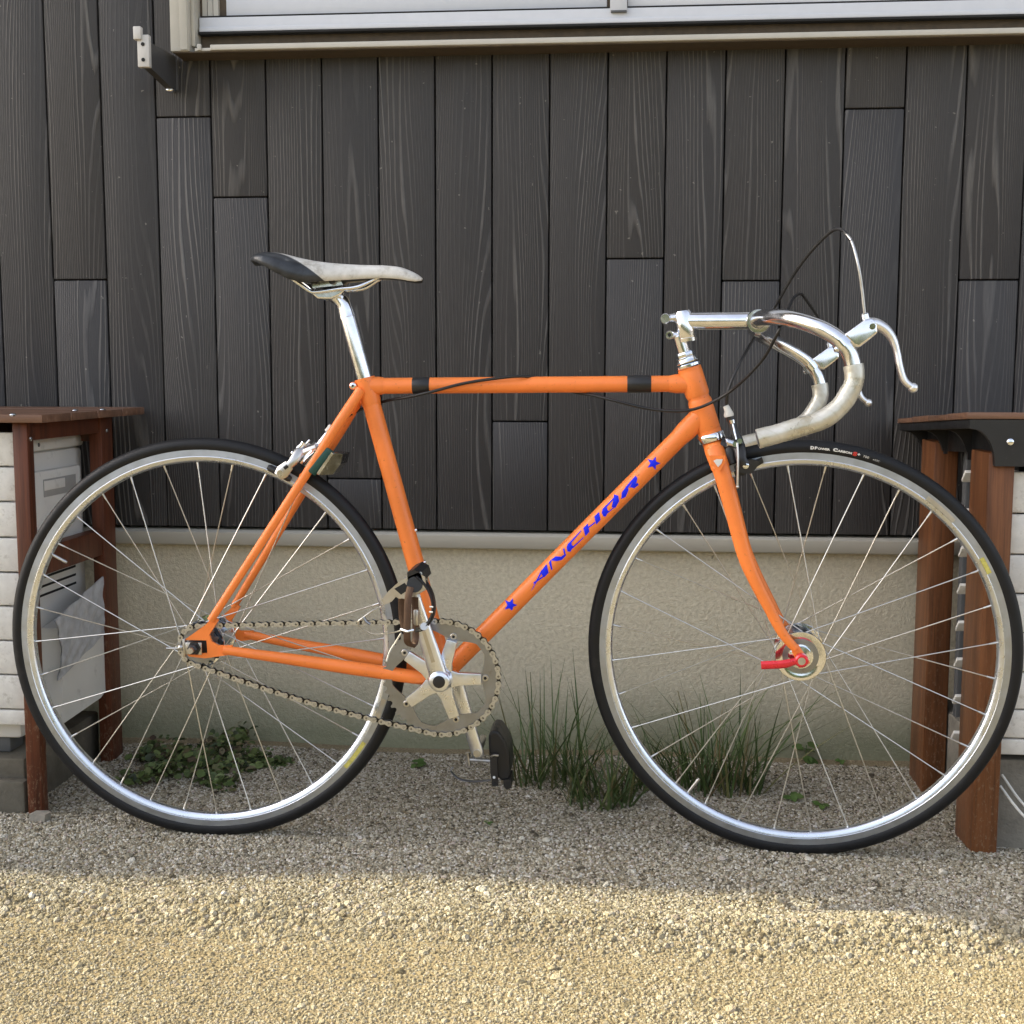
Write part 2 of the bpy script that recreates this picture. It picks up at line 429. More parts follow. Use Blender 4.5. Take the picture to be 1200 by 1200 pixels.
def leaf_mat(name, stops, rough=.5):
    m = NT(name); geo = m.n('ShaderNodeNewGeometry'); rp = geo.outputs['Random Per Island']
    c = m.ramp(rp, stops); v = m.coords(); c = m.mix(m.maprange(m.noise(v, 60, 3), .4, .7, 0, .35), c, (.05, .05, .02))
    m.set(c, rough, 0, None, .4)
    m.b.inputs['Subsurface Weight'].default_value = 0
    return m.mat
M['grass'] = leaf_mat('grass_blade', [(0, (.038, .066, .018)), (.4, (.065, .11, .030)), (.68, (.095, .145, .042)), (.84, (.15, .14, .055)), (1, (.23, .15, .075))])
M['leaf'] = leaf_mat('weed_leaf', [(0, (.025, .042, .013)), (.35, (.070, .110, .028)), (.72, (.15, .20, .065)), (.88, (.13, .11, .05)), (1, (.06, .035, .03))])
M['sprout'] = leaf_mat('sprout_leaf', [(0, (.05, .11, .02)), (1, (.10, .16, .04))])

# ================================================================== THE PLACE
WY = 0.5217                      # face of the siding
# ---------------- ground
def ground_z(x, y):
    z = 0.006*math.sin(x*2.3+.6)*math.sin(y*4.1+1.1) + .004*math.sin(x*7.1+y*5.3)
    ridge = -.27 - .018*math.sin(x*3.1)
    z += .017*math.exp(-((y-ridge)/.045)**2)*(0.7+.3*math.sin(x*9+2*math.sin(x*4)))
    z -= .008*math.exp(-((y-ridge+.085)/.05)**2)
    k = max(0, min(1, (y+1.1)/.4))*max(0, min(1, (2.6-x)/.4))*max(0, min(1, (x+1.6)/.4))
    # flat strip where the tyres stand
    flat = math.exp(-(y/.07)**2)
    return z*k*(1-flat) - .002 + .0045*flat*k
def axis(lo, hi, step, far):
    a = [lo+i*step for i in range(int(round((hi-lo)/step))+1)]
    return [-far, -far/6, lo-1.5]+a+[hi+1.5, far/6, far]
xs = axis(-1.6, 2.6, .03, 150); ys = axis(-1.1, WY+.10, .03, 150)
gv = [(x, y, ground_z(x, y)) for x in xs for y in ys]
ny = len(ys); gf = [(i*ny+j, (i+1)*ny+j, (i+1)*ny+j+1, i*ny+j+1) for i in range(len(xs)-1) for j in range(ny-1)]
g = MB(); g.add(gv, gf); ground = g.build('ground', M['ground'], None); tag(ground, kind='structure')

# ---------------- house
JX = [52, 118.5, 184, 247, 312.5, 378, 443.5, 510, 576, 642.5, 711, 779.5, 848, 918, 991, 1062, 1135]
PITCH_P = 0.11375; X0 = at(510, 100, WY).x - 7*PITCH_P
X0 = sum(at(x, 100, WY).x - i*PITCH_P for i, x in enumerate(JX))/len(JX)
ZT = at(600, 621.5, WY).z                     # lower edge of the siding
house = thing('house', (0.6, WY, 0), 'house wall of dark grey wood-grain siding above a beige foundation, with a window', 'house')
ROOFZ = 3.0
mb = MB(); mb.box((-3.5, WY+.03, ZT-.01), (4.5, WY+.16, ROOFZ)); mb.build('wall_backing', M['backing'], house, False)
butt = {-1: [], 0: [(90, 328)], 2: [(215, 137)], 3: [(280, 231)], 5: [(411, 561)], 8: [(608, 494)], 10: [(745, 303)], 12: [(880, 329)], 14: [(1025, 127)], 16: [(1155, 328)]}
for k in range(-13, 30):
    xa = X0+k*PITCH_P; xb = xa+PITCH_P
    cuts = [at(px, py, WY).z for px, py in butt.get(k, [])]
    if k < -1 or k > 16: cuts = [.75+.9*((k*37) % 10)/10]
    zz = [ZT]+sorted(cuts)+[ROOFZ]
    for a, b in zip(zz[:-1], zz[1:]):
        pm = MB(); yo = rnd.uniform(-.0008, .0008)
        pm.box((xa+.0013, WY+yo, a+(.0011 if a > ZT else 0)), (xb-.0013, WY+.026+yo, b-.0011), bev=.0030)
        pm.build('siding_plank', M['siding'], house, True, None, 30)
# base trim (metal drip edge) and foundation
zt2 = at(600, 644, WY-.012).z
mb = MB()
prof = [(WY+.05, ZT-.005), (WY-.006, ZT-.007), (WY-.012, ZT-.011), (WY-.013, zt2+.003), (WY-.010, zt2), (WY+.05, zt2-.002)]
mb.prism([(-3.5, y, z) for y, z in prof], (8, 0, 0)); mb.build('base_trim', M['trim'], house, True, None, 50)
mb = MB(); mb.box((-3.5, WY+.012, -.15), (4.5, WY+.16, zt2-.001), bev=.002)
mb.build('foundation', M['stucco'], house, False)

# window: aluminium frame with shutter panels
win = part('window', house, (1.0, WY, 1.4))
YF = WY-.065                                    # front of the frame
def wz(py, px=600, Y=YF): return at(px, py, Y).z
xl = at(199, 30, YF).x; xr_ = at(228, 30, YF).x; XE = 3.4
z_lip0, z_lip1 = wz(52), wz(45)
z_top = 2.45
mb = MB(); mb.box((xl, YF, z_lip0), (xr_-.012, WY+.02, z_top), bev=.002)
mb.box((xl+.020, YF-.003, z_lip0+.002), (xr_-.014, YF+.01, z_top), bev=.001)
mb.box((xr_-.0118, YF+.012, z_lip0+.012), (xr_-.004, WY+.02, z_top), bev=.001)
mb.build('jamb', M['winframe'], win)
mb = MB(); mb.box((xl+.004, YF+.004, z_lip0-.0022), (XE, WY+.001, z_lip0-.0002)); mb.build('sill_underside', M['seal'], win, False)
mb = MB(); mb.box((xr_-.002, YF+.002, z_lip0), (XE, WY-.002, z_lip0+.006), bev=.001)
mb.box((xr_+.030, YF-.002, z_lip0+.0005), (XE, YF+.008, z_lip1), bev=.0015); mb.build('sill', M['winframe'], win)
mb = MB(); mb.box((xr_+.004, YF-.001, z_lip0+.001), (xr_+.012, YF+.006, z_lip1+.002), bev=.001); mb.build('corner_stop', M['winframe'], win)
YB = WY-.018
z_r0, z_r1 = at(600, 31, YB-.012).z, at(600, 12.5, YB-.012).z
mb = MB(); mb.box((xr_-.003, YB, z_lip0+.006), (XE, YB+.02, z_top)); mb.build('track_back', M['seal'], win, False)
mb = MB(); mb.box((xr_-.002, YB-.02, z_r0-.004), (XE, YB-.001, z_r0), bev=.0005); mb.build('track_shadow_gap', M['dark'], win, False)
mb = MB(); mb.box((xr_-.002, YB-.014, z_r0), (XE, YB-.001, z_r1), bev=.0015)
mb.box((xr_-.001, YB-.018, z_r0+.001), (XE, YB-.013, z_r0+.010), bev=.001)
mb.build('bottom_rail', M['shutter'], win)
mb = MB(); mb.box((xr_+.002, YB-.0135, z_r1+.0003), (XE, YB-.0045, z_r1+.0028)); mb.build('rail_groove', M['dark'], win, False)
for (px, w_) in ((252, .010),):
    x = at(px, 8, YB-.01).x
    for i in range(3):
        mb = MB(); mb.box((xr_+.002+i*.012, YB-.004-.003*i, z_r1+.001-.012*i), (xr_+.012+i*.012, YB+.01, z_top)); mb.build('guide_channel', M['winframe'], win)
xs0, xs1, xm0, xm1 = at(265, 8, YB-.004).x, XE, at(715, 8, YB-.012).x, at(735, 8, YB-.012).x
zz = z_r1+.003; n = 0
while zz < z_top-.02:
    h_ = .046
    for a, b, yy in ((xs0, xm0-.006, YB-.004), (xm1+.001, xs1, YB-.010)):
        mb = MB(); mb.box((a, yy, zz), (b, yy+.008, zz+h_-.0012), bev=.0016); mb.build('shutter_slat', M['shutter'], win)
    zz += h_; n += 1
mb = MB(); mb.box((xm0, YB-.020, z_r1-.006), (xm1, YB-.002, z_top), bev=.0015); mb.build('shutter_stile', M['shutter'], win)
mb = MB(); mb.box((xm0+.002, YB-.022, z_r1-.009), (xm1-.001, YB-.004, z_r1-.0062)); mb.build('stile_foot', M['darkgrey'], win)
mb = MB(); mb.box((xl+.0, YF-.002, z_top), (XE, WY+.02, z_top+.05), bev=.002); mb.build('head', M['winframe'], win)

# eave over the wall: throws the shade that ends just in front of the bicycle
tel = math.tan(R(SUN_EL))
shift = ROOFZ/tel*math.sin(R(SUN_AZ)); along = ROOFZ/tel*math.cos(R(SUN_AZ))
e0 = atZ(450, 1026, 0); ov_y = e0.y + shift          # eave edge that shades up to there
rm = MB()
cst = [(-9, 0), (-along-.9, -.0), (-along+.93, -.0), (-along+.98, -.0), (9, 0)]
edge = [(-9.0, ov_y-.20), (e0.x-along+.15, ov_y+.015), (atZ(300, 1026).x-along, ov_y)]
pL = atZ(880, 1044); pM = atZ(1010, 1062); pR = atZ(1200, 1112)
pts = [(-16.0, ov_y), (atZ(0, 1018).x-along, atZ(0, 1018).y+shift), (e0.x-along, ov_y), (pL.x-along, pL.y+shift), (pM.x-along, pM.y+shift), (pR.x-along, pR.y+shift), (pR.x-along+.4, pR.y+shift-.02), (7.5, pR.y+shift-.02)]
poly = [(x, y, ROOFZ) for x, y in pts]+[(7.5, WY+4.5, ROOFZ), (-16.0, WY+4.5, ROOFZ)]
rm.prism(poly, (0, 0, .10)); rm.build('eave', M['concrete'], house, False)
mb = MB(); mb.box((-16, WY+.17, -.15), (7.5, WY+4.5, ROOFZ-.001)); mb.build('house_body', M['concrete'], house, False)

# ---------------- wall bracket
YBk = WY-.15
br = thing('wall_bracket', at(206, 78, WY), 'grey metal arm bracket with pale drilled end plate on the siding beside the window', 'bracket')
p0 = at(207, 60, WY).z; p1 = at(207, 101, WY).z; xb0 = at(200, 80, WY).x; xb1 = at(207, 80, WY).x
a_ = at(178, 48, YBk); b_ = at(178, 79, YBk)
mb = MB()
mb.prism([(xb1, WY-.004, at(208, 74, WY).z+.012), (xb1, WY-.004, at(208, 109, WY).z), (xb1, YBk+.004, b_.z+.002), (xb1, YBk+.004, a_.z)], (-.014, 0, 0)); mb.build('arm', M['bracketgrey'], br, False)
mb = MB(); mb.box((xb0-.002, WY-.004, at(208, 109, WY).z+.004), (xb1+.003, WY-.0005, at(208, 70, WY).z), bev=.001); mb.build('wall_plate', M['bracketgrey'], br)
zt_, zb_ = at(170, 42, YBk).z, at(170, 80, YBk).z
xe0 = at(163, 60, YBk).x; xe1 = at(177, 60, YBk).x
mb = MB(); mb.box((xe0, YBk-.010, zb_), (xe1, YBk+.003, zt_), bev=.002); mb.build('end_plate', M['plates'], br)
mb = MB(); mb.box((xe0-.005, YBk-.016, zt_-.010), (xe0+.010, YBk-.002, zt_+.014), bev=.002); mb.build('end_hook', M['plates'], br)
for f_ in (.30, .78):
    zc = lerp(zt_, zb_, f_); xc = (xe0+xe1)/2
    mb = MB(); mb.lathe([(0, 0), (.0035, 0), (.0035, -.0012), (0, -.0012)], axis_matrix((xc, YBk-.0102, zc), (0, 1, 0)), 14); mb.build('screw_hole', M['dark'], br)
mb = MB(); c_ = at(199.5, 105.5, WY-.02); mb.sphere(c_, .008, 12, 6, 0, (1.2, 1, .8)); mb.build('bolt_head', M['chrome'], br)

# ---------------- left stand round an air conditioner
def wedge(name, a, b, mat, parent, bev=.002): mb = MB(); mb.box(a, b, bev=bev); return mb.build(name, mat, parent)
pf = atZ(50, 953, 0)                               # front right corner of the front post
PX, PYf = pf.x, pf.y
pw = at(50, 900, PYf).x - at(33, 900, PYf).x
ztopL = at(30, 496, PYf-.02).z
ls = thing('plant_stand', (PX-.4, PYf+.15, 0), 'brown slatted wooden stand at the left around the white air conditioner', 'wooden stand')
def backY(px, py, X):                              # depth of a corner that lies on the plane X
    return atX(px, py, X).y
PXr = PX; PYb = atX(157, 886, PXr).y
PYb = min(PYb, WY-.09)
wedge('post', (PX-pw, PYf, -.03), (PX, PYf+pw*.9, ztopL), M['wood'], ls)
wedge('post', (PX-pw*.95, PYb-.055, -.03), (PX, PYb, ztopL), M['wood'], ls)
wedge('post', (PX-.95, PYf, -.03), (PX-.95+pw, PYf+pw*.9, ztopL), M['wood'], ls)
wedge('post', (PX-.95, PYb-.055, -.03), (PX-.95+pw, PYb, ztopL), M['wood'], ls)
zr = atX(100, 640, PX).z
wedge('side_rail', (PX-.030, PYf+pw*.9+.001, zr-.030), (PX-.004, PYb-.056, zr+.020), M['wood'], ls)
wedge('side_rail', (PX-.030, PYf+pw*.9+.001, ztopL-.032), (PX-.004, PYb-.056, ztopL-.001), M['wood'], ls)
wedge('rear_rail', (PX-.95+pw+.001, PYb-.030, ztopL-.05), (PX-pw*.95-.001, PYb-.006, ztopL-.001), M['wood'], ls)
xo = at(48.5, 492, PYf-.03).x; yb_ = WY-.02; yy = PYf-.03; nb = 4; bw = (yb_-yy)/nb
for i in range(nb):
    wedge('top_board', (PX-1.1, yy+i*bw+.002, ztopL+.001), (xo+.0, yy+(i+1)*bw-.002, ztopL+.015+rnd.uniform(-.0008, .0008)), M['woodtop'], ls, .0015)
for px, py, Y in ((27, 506, PYf),):
    mb = MB(); mb.sphere((PX+.0005, PYf+pw*.45, ztopL-.028), .0045, 10, 6, 0, (.5, 1, 1)); mb.build('screw', M['chrome'], ls)
    mb = MB(); mb.sphere((PX-.012, PYf-.0005, at(20, 663, PYf).z), .0045, 10, 6, 0, (1, .5, 1)); mb.build('screw', M['chrome'], ls)
    mb = MB(); mb.sphere((PX+.0005, PYb-.028, ztopL-.028), .0045, 10, 6, 0, (.5, 1, 1)); mb.build('screw', M['chrome'], ls)
for px, py in ((15, 486), (88, 481), (120, 480)):
    c = atZ(px, py, ztopL+.016); c.y = min(c.y, WY-.04); mb = MB(); mb.sphere(c, .006, 10, 6, 0, (1, 1, .45)); mb.build('screw', M['chrome'], ls)
# white slats hung across the front
ysl = PYf+.012
zs = [at(12, y, ysl).z for y in (547, 588, 630, 671, 710.6, 751, 791, 831.6)]
zs = [zs[0]*2-zs[1]]+zs+[at(20, 851, ysl).z]
for a, b in zip(zs[:-1], zs[1:]):
    wedge('slat', (PX-.93, ysl, b+.0015), (PX-pw-.002, ysl+.014, a-.0015), M['slatpaint'], ls, .003)
# air conditioner inside the stand
XA = PX-pw*.95-.030
ac = thing('air_conditioner', (XA-.35, .30, 0), 'off-white outdoor air conditioner unit inside the brown stand at the left', 'air conditioner')
za1 = atX(90, 508, XA).z; za0 = atX(80, 838, XA).z
ya0 = PYf+pw+.018; ya1 = atX(98, 560, XA).y
za0 = max(.12, za0)
wedge('body', (XA-.70, ya0, za0), (XA, ya1, za1-.026), M['ac'], ac, .010)
wedge('lid', (XA-.704, ya0-.003, za1-.0255), (XA+.003, ya1+.003, za1), M['ac'], ac, .008)
# side cover with grip recess
cz1, cz0 = atX(70, 547, XA).z, atX(75, 655, XA).z
cy0, cy1 = lerp(ya0, ya1, .10), lerp(ya0, ya1, .86)
mb = MB(); mb.box((XA+.0005, cy0, cz0), (XA+.014, cy1, cz1), bev=.005); mb.build('side_cover', M['ac'], ac)
gz1, gz0 = atX(70, 557, XA).z, atX(70, 577, XA).z
mb = MB(); mb.box((XA+.0142, lerp(cy0, cy1, .28), gz0), (XA+.0152, lerp(cy0, cy1, .88), gz1), bev=.0004); mb.build('grip_recess', M['recess'], ac)
mb = MB(); mb.box((XA+.0155, lerp(cy0, cy1, .28), gz0+.012), (XA+.0165, lerp(cy0, cy1, .66), gz1-.003), bev=.0004); mb.build('grip_tab', M['ac'], ac)
mb = MB(); mb.box((XA+.0142, lerp(cy0, cy1, .30), cz0+.012), (XA+.0155, lerp(cy0, cy1, .72), lerp(gz0, cz0, .25)), bev=.0005); mb.build('cover_plate', M['ac'], ac)
for i, py in enumerate((666, 676, 686)):
    z = atX(80, py, XA).z
    mb = MB(); mb.box((XA+.0004, lerp(ya0, ya1, .22), z-.0022), (XA+.0012, lerp(ya0, ya1, .82), z+.0022)); mb.build('vent_slot', M['dark'], ac, False)
mb = MB(); mb.sphere((XA+.0035, lerp(ya0, ya1, .35), za1-.013), .004, 10, 6, 0, (.4, 1, 1)); mb.build('screw', M['darkgrey'], ac)
# valve cover with crumpled film, ribbed hose below
vz1, vz0 = atX(118, 694, XA).z, za0+.015
mb = MB()
pl = [(lerp(ya0, ya1, .30), vz1-.02), (lerp(ya0, ya1, .92), vz1), (ya1+.03, vz1-.01), (ya1+.03, vz0+.03), (lerp(ya0, ya1, .8), vz0), (lerp(ya0, ya1, .2), vz0-.005)]
mb.prism([(XA+.001, y, z) for y, z in pl], (.045, 0, 0)); mb.build('valve_cover', M['ac'], ac, False)
mb = MB(); nn = 25; vv = []; ff = []
for i in range(nn):
    for j in range(nn):
        u, v_ = i/(nn-1), j/(nn-1)
        y = lerp(lerp(ya0, ya1, .16), lerp(ya0, ya1, .95), u)+.02*math.sin(v_*3); z = lerp(vz1+.03, vz1-.085, v_)+(u-.5)*.05
        vv.append((XA+.049+.002*math.sin(u*19+v_*5)*math.sin(v_*15+u*4), y, z))
ff = [(i*nn+j, (i+1)*nn+j, (i+1)*nn+j+1, i*nn+j+1) for i in range(nn-1) for j in range(nn-1)]
mb.add(vv, ff); mb.add([(x-.002, y, z) for x, y, z in vv], ff); mb.build('film', M['film'], ac)
mb = MB(); hp = [];
for k in range(61):
    t = k/60; hp.append((XA+.03, ya1+.022, lerp(vz0+.03, .035, t)))
mb.tube(hp, [.011+.0022*(k % 2) for k in range(61)], 10); mb.build('drain_hose', M['plastic_white'], ac, True, None, 80)
for fx in (.12, .78):
    for xx in (XA-.60, XA-.06):
        mb = MB(); mb.box((xx-.03, lerp(ya0, ya1, fx)-.02, za0-.03), (xx+.03, lerp(ya0, ya1, fx)+.03, za0-.001), bev=.004); mb.build('foot', M['darkgrey'], ac)
zfl = za0-.031
blk = thing('concrete_block', (XA-.15, lerp(ya0, ya1, .3), 0), 'grey concrete block under the air conditioner beside the left front post', 'concrete block')
mb = MB(); mb.box((XA-.62, ya0-.015, -.02), (XA+.01, ya1+.01, zfl), bev=.006); mb.build('block_body', M['concrete_dark'], blk)
zb2 = atZ(5, 900, 0)
mb = MB(); mb.box((PX-.95+pw, PYf+.005, -.02), (PX-pw-.008, ya0-.017, .055), bev=.006); mb.build('block_ledge', M['concrete_dark'], blk)

# ---------------- right stand
qf = atZ(1138, 1000, 0); QX, QY = qf.x, qf.y             # front left corner of the front post
qw = at(1168, 960, QY).x-at(1138, 960, QY).x
rs = thing('planter_stand', (QX+.4, QY+.15, 0), 'russet wooden stand at the right with a black plastic corbelled edge under its top boards', 'wooden stand')
ztR = at(1136, 483.5, QY-.012).z; zcl = at(1180, 546, QY).z
qd = atX(1115, 960, QX).y-QY
qd = max(.05, min(.10, qd))
wedge('post', (QX, QY, -.03), (QX+qw, QY+qd, zcl+.02), M['wood_r'], rs)
qb = atZ(1082, 929, 0); QXb = QX; QYb = atX(1082, 929, QX).y
QYb = min(QYb, WY-.10)
wedge('post', (QX-.004, QYb, -.03), (QX+qw*.95, min(QYb+qd, WY-.03), zcl+.02), M['wood_r'], rs)
wedge('post', (QX+1.0, QY, -.03), (QX+1.0+qw, QY+qd, zcl+.02), M['wood_r'], rs)
wedge('post', (QX+1.0, QYb, -.03), (QX+1.0+qw, min(QYb+qd, WY-.03), zcl+.02), M['wood_r'], rs)
# top boards, black edge and corbels
xq0 = at(1136, 496, QY-.012).x                          # outer end of the top
yq0 = QY-.012; yq1 = WY-.015
nb = 4; bw = (yq1-yq0)/nb
for i in range(nb):
    wedge('top_board', (xq0-.004, yq0+i*bw+.001, ztR-.010), (QX+1.15, yq0+(i+1)*bw-.001, ztR+rnd.uniform(-.001, .001)), M['woodtop'], rs, .0015)
zr1 = ztR-.0105; zr0 = at(1136, 502, QY-.012).z
wedge('edge_rim', (xq0, yq0+.0122, zr0), (xq0+.012, yq1, zr1), M['black'], rs, .0015)
def corbel(Y, th, nm='corbel', full=True):
    pts = [(xq0+.0005, zr1-.0005), (xq0+.0005, zr0)]
    xe = at(1166, 546, QY-.012).x; ze = zcl
    for k in range(9):
        t = k/8*math.pi/2; pts.append((lerp(xq0+.006, xe, math.sin(t)), lerp(ze, zr0-.001, math.cos(t))))
    xe2 = QX+1.12 if full else QX+.012
    pts += [(xe2, ze), (xe2, zr1-.0005)]
    mb = MB(); mb.prism([(x, Y, z) for x, z in pts], (0, th, 0)); return mb.build(nm, M['black'], rs, False)
corbel(yq0, .0118, 'corbel', True)
for k in (1, 2, 3): corbel(lerp(yq0, yq1-.03, k/3.0), .008, 'corbel', False)
wedge('rear_plate', (QX+.018, yq0+.02, zcl+.021), (QX+.026, yq1, zr1-.001), M['black'], rs, .001)
zbk = at(1052, 489, yq1).z; slope = (zbk-(ztR+.002))/(yq1-yq0)
for o in list(COL.objects):
    if o.parent is rs and o.name.split('.')[0] in ('top_board', 'edge_rim', 'corbel', 'rear_plate'):
        for v in o.data.vertices: v.co.z += slope*(v.co.y-yq0)*(1 if v.co.z > zcl+.02 else 0)
c = at(1184, 518, yq0); mb = MB(); mb.sphere((c.x, yq0-.0005, c.z), .006, 14, 8, 0, (1, .5, 1)); mb.build('screw', M['chrome'], rs)
# white slats behind the front posts
ysr = QY+.015
zs = [at(1196, y, ysr).z for y in (552, 602, 650, 696, 742, 788, 832, 866, 886)]
for a, b in zip(zs[:-1], zs[1:]):
    wedge('slat', (QX+qw+.001, ysr, b+.0013), (QX+.999, ysr+.014, a-.0013), M['slatpaint'], rs, .003)
# louvres seen through the gap between the posts
ng = 8
for i in range(ng):
    z = lerp(at(1130, 562, QY+.06).z, .16, i/(ng-1))
    mb = MB(); mb.box((0, -.003, -.013), (.90, .003, .013), bev=.001, M=Matrix.Translation((QX-.003, QY+qd+.030, z)) @ Matrix.Rotation(R(48), 4, 'X')); mb.build('louvre', M['slatpaint'], rs)
wedge('louvre_stile', (QX+.044, QYb-.035, .05), (QX+.060, QYb-.012, zcl+.018), M['darkgrey'], rs)
wedge('interior_shade_fill', (QX+.085, QY+.12, .10), (QX+.98, WY-.07, zcl+.018), M['dark'], rs, 0)  # black block put in for the shade inside the stand
rb = MB(); rb.box((QX+qw*1.02, QY+.034, -.03), (QX+.95, WY-.06, at(1190, 890, QY+.034).z), bev=.006)
tag(rb.build('concrete_block', M['concrete']), 'grey concrete base block behind the right front post under the white slats', 'concrete block')
cm = MB(); ca, cb_ = at(1172, 921, QY+.02), at(1206, 962, QY-.02)
cm.tube(spline([ca, lerp(ca, cb_, .5)+Vector((0, 0, -.003)), cb_, cb_+Vector((.06, -.01, -.05))], 6), .0022, 8)
cm.tube(spline([ca+Vector((.003, .004, .018)), lerp(ca, cb_, .5)+Vector((.01, .01, .004)), cb_+Vector((.02, 0, -.004))], 6), .0022, 8)
tag(cm.build('cord', M['plastic_white']), 'thin white cord hanging beside the right front post near the ground', 'cord')

# ================================================================== BICYCLE
bike = thing('bicycle', (0.485, 0, 0), 'orange track bicycle with drop handlebar standing in front of the dark wall', 'bicycle')
# ---- frame
frame = part('frame', bike, (.27, 0, .3))
bb = at(521.5, 787.0); st_top = at(427.5, 444); tt_l = at(432, 452.3); tt_r = at(811, 449.6)
ht_t, ht_b = at(807.5, 431), at(832.0, 508.5); dt_r = at(821.2, 487.5)
ax = (ht_b-ht_t).normalized()
def ftube(name, pts, rad, mat='orange', seg=20, par=frame):
    mb = MB(); mb.tube(pts, rad, seg); return mb.build(name, M[mat], par)
ftube('seat_tube', [lerp(st_top, bb, 0.005), bb], .0146)
ftube('top_tube', [tt_l, tt_r], .0129)
ftube('down_tube', [dt_r, bb+Vector((.004, 0, .002))], .0146)
ftube('head_tube', [ht_t, ht_b], .0172)
mb = MB(); mb.lathe([(0, -.034), (.020, -.034), (.0205, -.033), (.0205, .033), (.020, .034), (0, .034)], axis_matrix(bb, (0, 1, 0)), 28); mb.build('bottom_bracket_shell', M['orange'], frame)
# lugs
mb = MB()
ta = (tt_r-tt_l).normalized(); da = (bb-dt_r).normalized(); sa = (bb-st_top).normalized()
mb.tube([ht_t+ax*.0005, ht_t+ax*.006, ht_t+ax*.0065], [.0187, .0187, .0174], 22)
mb.tube([ht_b-ax*.0065, ht_b-ax*.006, ht_b-ax*.0005], [.0174, .0187, .0187], 22)
mb.tube([tt_r, tt_r-ta*.026, tt_r-ta*.036], [.0152, .0150, .0131], 20)
mb.tube([dt_r, dt_r+da*.034, dt_r+da*.048], [.0168, .0166, .0148], 20)
def midlug(p, a, l, r): mb.tube([p-a*l-a*.004, p-a*l, p+a*l, p+a*l+a*.004], [r-.0012, r, r, r-.0012], 22)
htl = (tt_r-ht_t).dot(ax); midlug(ht_t+ax*htl, ax, .018, .0190)
htd = (dt_r-ht_t).dot(ax); midlug(ht_t+ax*htd, ax, .022, .0190)
mb.build('head_lug', M['orange'], frame)
mb = MB(); mb.tube([tt_l, tt_l+ta*.018, tt_l+ta*.026], [.0150, .0148, .0130], 20)
mb.tube([st_top-sa*.001, st_top+sa*.036, st_top+sa*.044], [.0167, .0165, .0147], 20)
ear = at(415.5, 452)
mb.tube([Vector((ear.x, -.012, ear.z)), Vector((ear.x, .012, ear.z))], .0062, 14)
mb.tube([ear, lerp(ear, st_top+sa*.012, .7)], [.0055, .007], 12, flat=(1.6, 1))
mb.build('seat_lug', M['orange'], frame)
mb = MB(); mb.lathe([(0, -.0135), (.0036, -.0135), (.005, -.0125), (.005, -.011), (0, -.011)], axis_matrix(ear, (0, 1, 0)), 16)
mb.lathe([(0, -.0137), (.0022, -.0137), (.0022, -.0130), (0, -.0130)], axis_matrix(ear, (0, 1, 0)), 6, 1); mb.build('seat_bolt', [M['chrome'], M['dark']], frame)
# stays and dropouts
RW = Vector((0, 0, .3365)); OL = .060
def dropout_pts(side): return Vector((0, side*OL, .336))
for side in (-1, 1):
    Y = side*OL
    if side < 0:
        ce = at(262, 761.5, Y); se = at(247, 727, Y)
    else:
        c0, s0 = at(262, 761.5, -OL), at(247, 727, -OL)
        ce = Vector((c0.x, Y, c0.z)); se = Vector((s0.x, Y, s0.z))
    c1 = bb+Vector((-.030, side*.030, -.004)); cm_ = lerp(ce, c1, .5)+Vector((0, side*.003, 0))
    pts = spline([ce, lerp(ce, c1, .33), lerp(ce, c1, .66)+Vector((0, side*.001, 0)), c1, bb+Vector((-.006, side*.022, 0))], 5)
    n = len(pts); ftube('chain_stay', pts, [lerp(.0072, .0112, min(1, i/(n*.45))) for i in range(n)], seg=16)
    s1 = st_top+sa*.018+Vector((-.008, side*.0125, 0))
    wide = lerp(s1, se, .34); wide.y = side*.030
    pts = spline([s1, lerp(s1, se, .16)+Vector((0, side*.007, 0)), wide, lerp(wide, se, .5), se], 5)
    n = len(pts); ftube('seat_stay', pts, [lerp(.0088, .0062, i/n) for i in range(n)], seg=16)
    # dropout plate with slot
    d0 = Vector((0, Y, .336))
    def dp(px, py):
        q = at(px, py, -OL); return Vector((q.x, Y, q.z))
    up_ = [dp(252, 722), dp(243, 733), dp(218, 750.5), dp(243, 750.5), dp(243, 765.5), dp(219, 765.5), dp(222, 769), dp(240, 771), dp(258, 768), dp(270, 766), dp(270, 756.5), dp(256, 756), dp(247, 751), dp(245, 742), dp(254, 728)]
    mb = MB()
    mb.prism([dp(250, 722), dp(241, 732), dp(216, 750.0), dp(242, 750.5), dp(248, 752), dp(245, 744), dp(256, 727)], (0, .005*side*-1, 0))
    mb.prism([dp(218, 766), dp(222, 769.5), dp(240, 771.5), dp(258, 769), dp(272, 767), dp(272, 756.5), dp(256, 756.5), dp(248, 752), dp(242, 750.8), dp(243, 765.6)], (0, .005*side*-1, 0))
    mb.build('dropout', M['orange'], frame, False)
ss = lerp(st_top, RW, .36)
mb = MB(); mb.tube([Vector((ss.x, -.028, ss.z)), Vector((ss.x, .028, ss.z))], .006, 12); mb.build('brake_bridge', M['orange'], frame)
# bottle bosses
for f_ in (.52, .63):
    q = lerp(st_top, bb, f_); nrm = Vector((-sa.z, 0, sa.x)); nrm = nrm if nrm.x > 0 else -nrm
    mb = MB(); mb.tube([q+nrm*.014, q+nrm*.0175], .0032, 10); mb.build('boss_bolt', M['chrome'], frame)
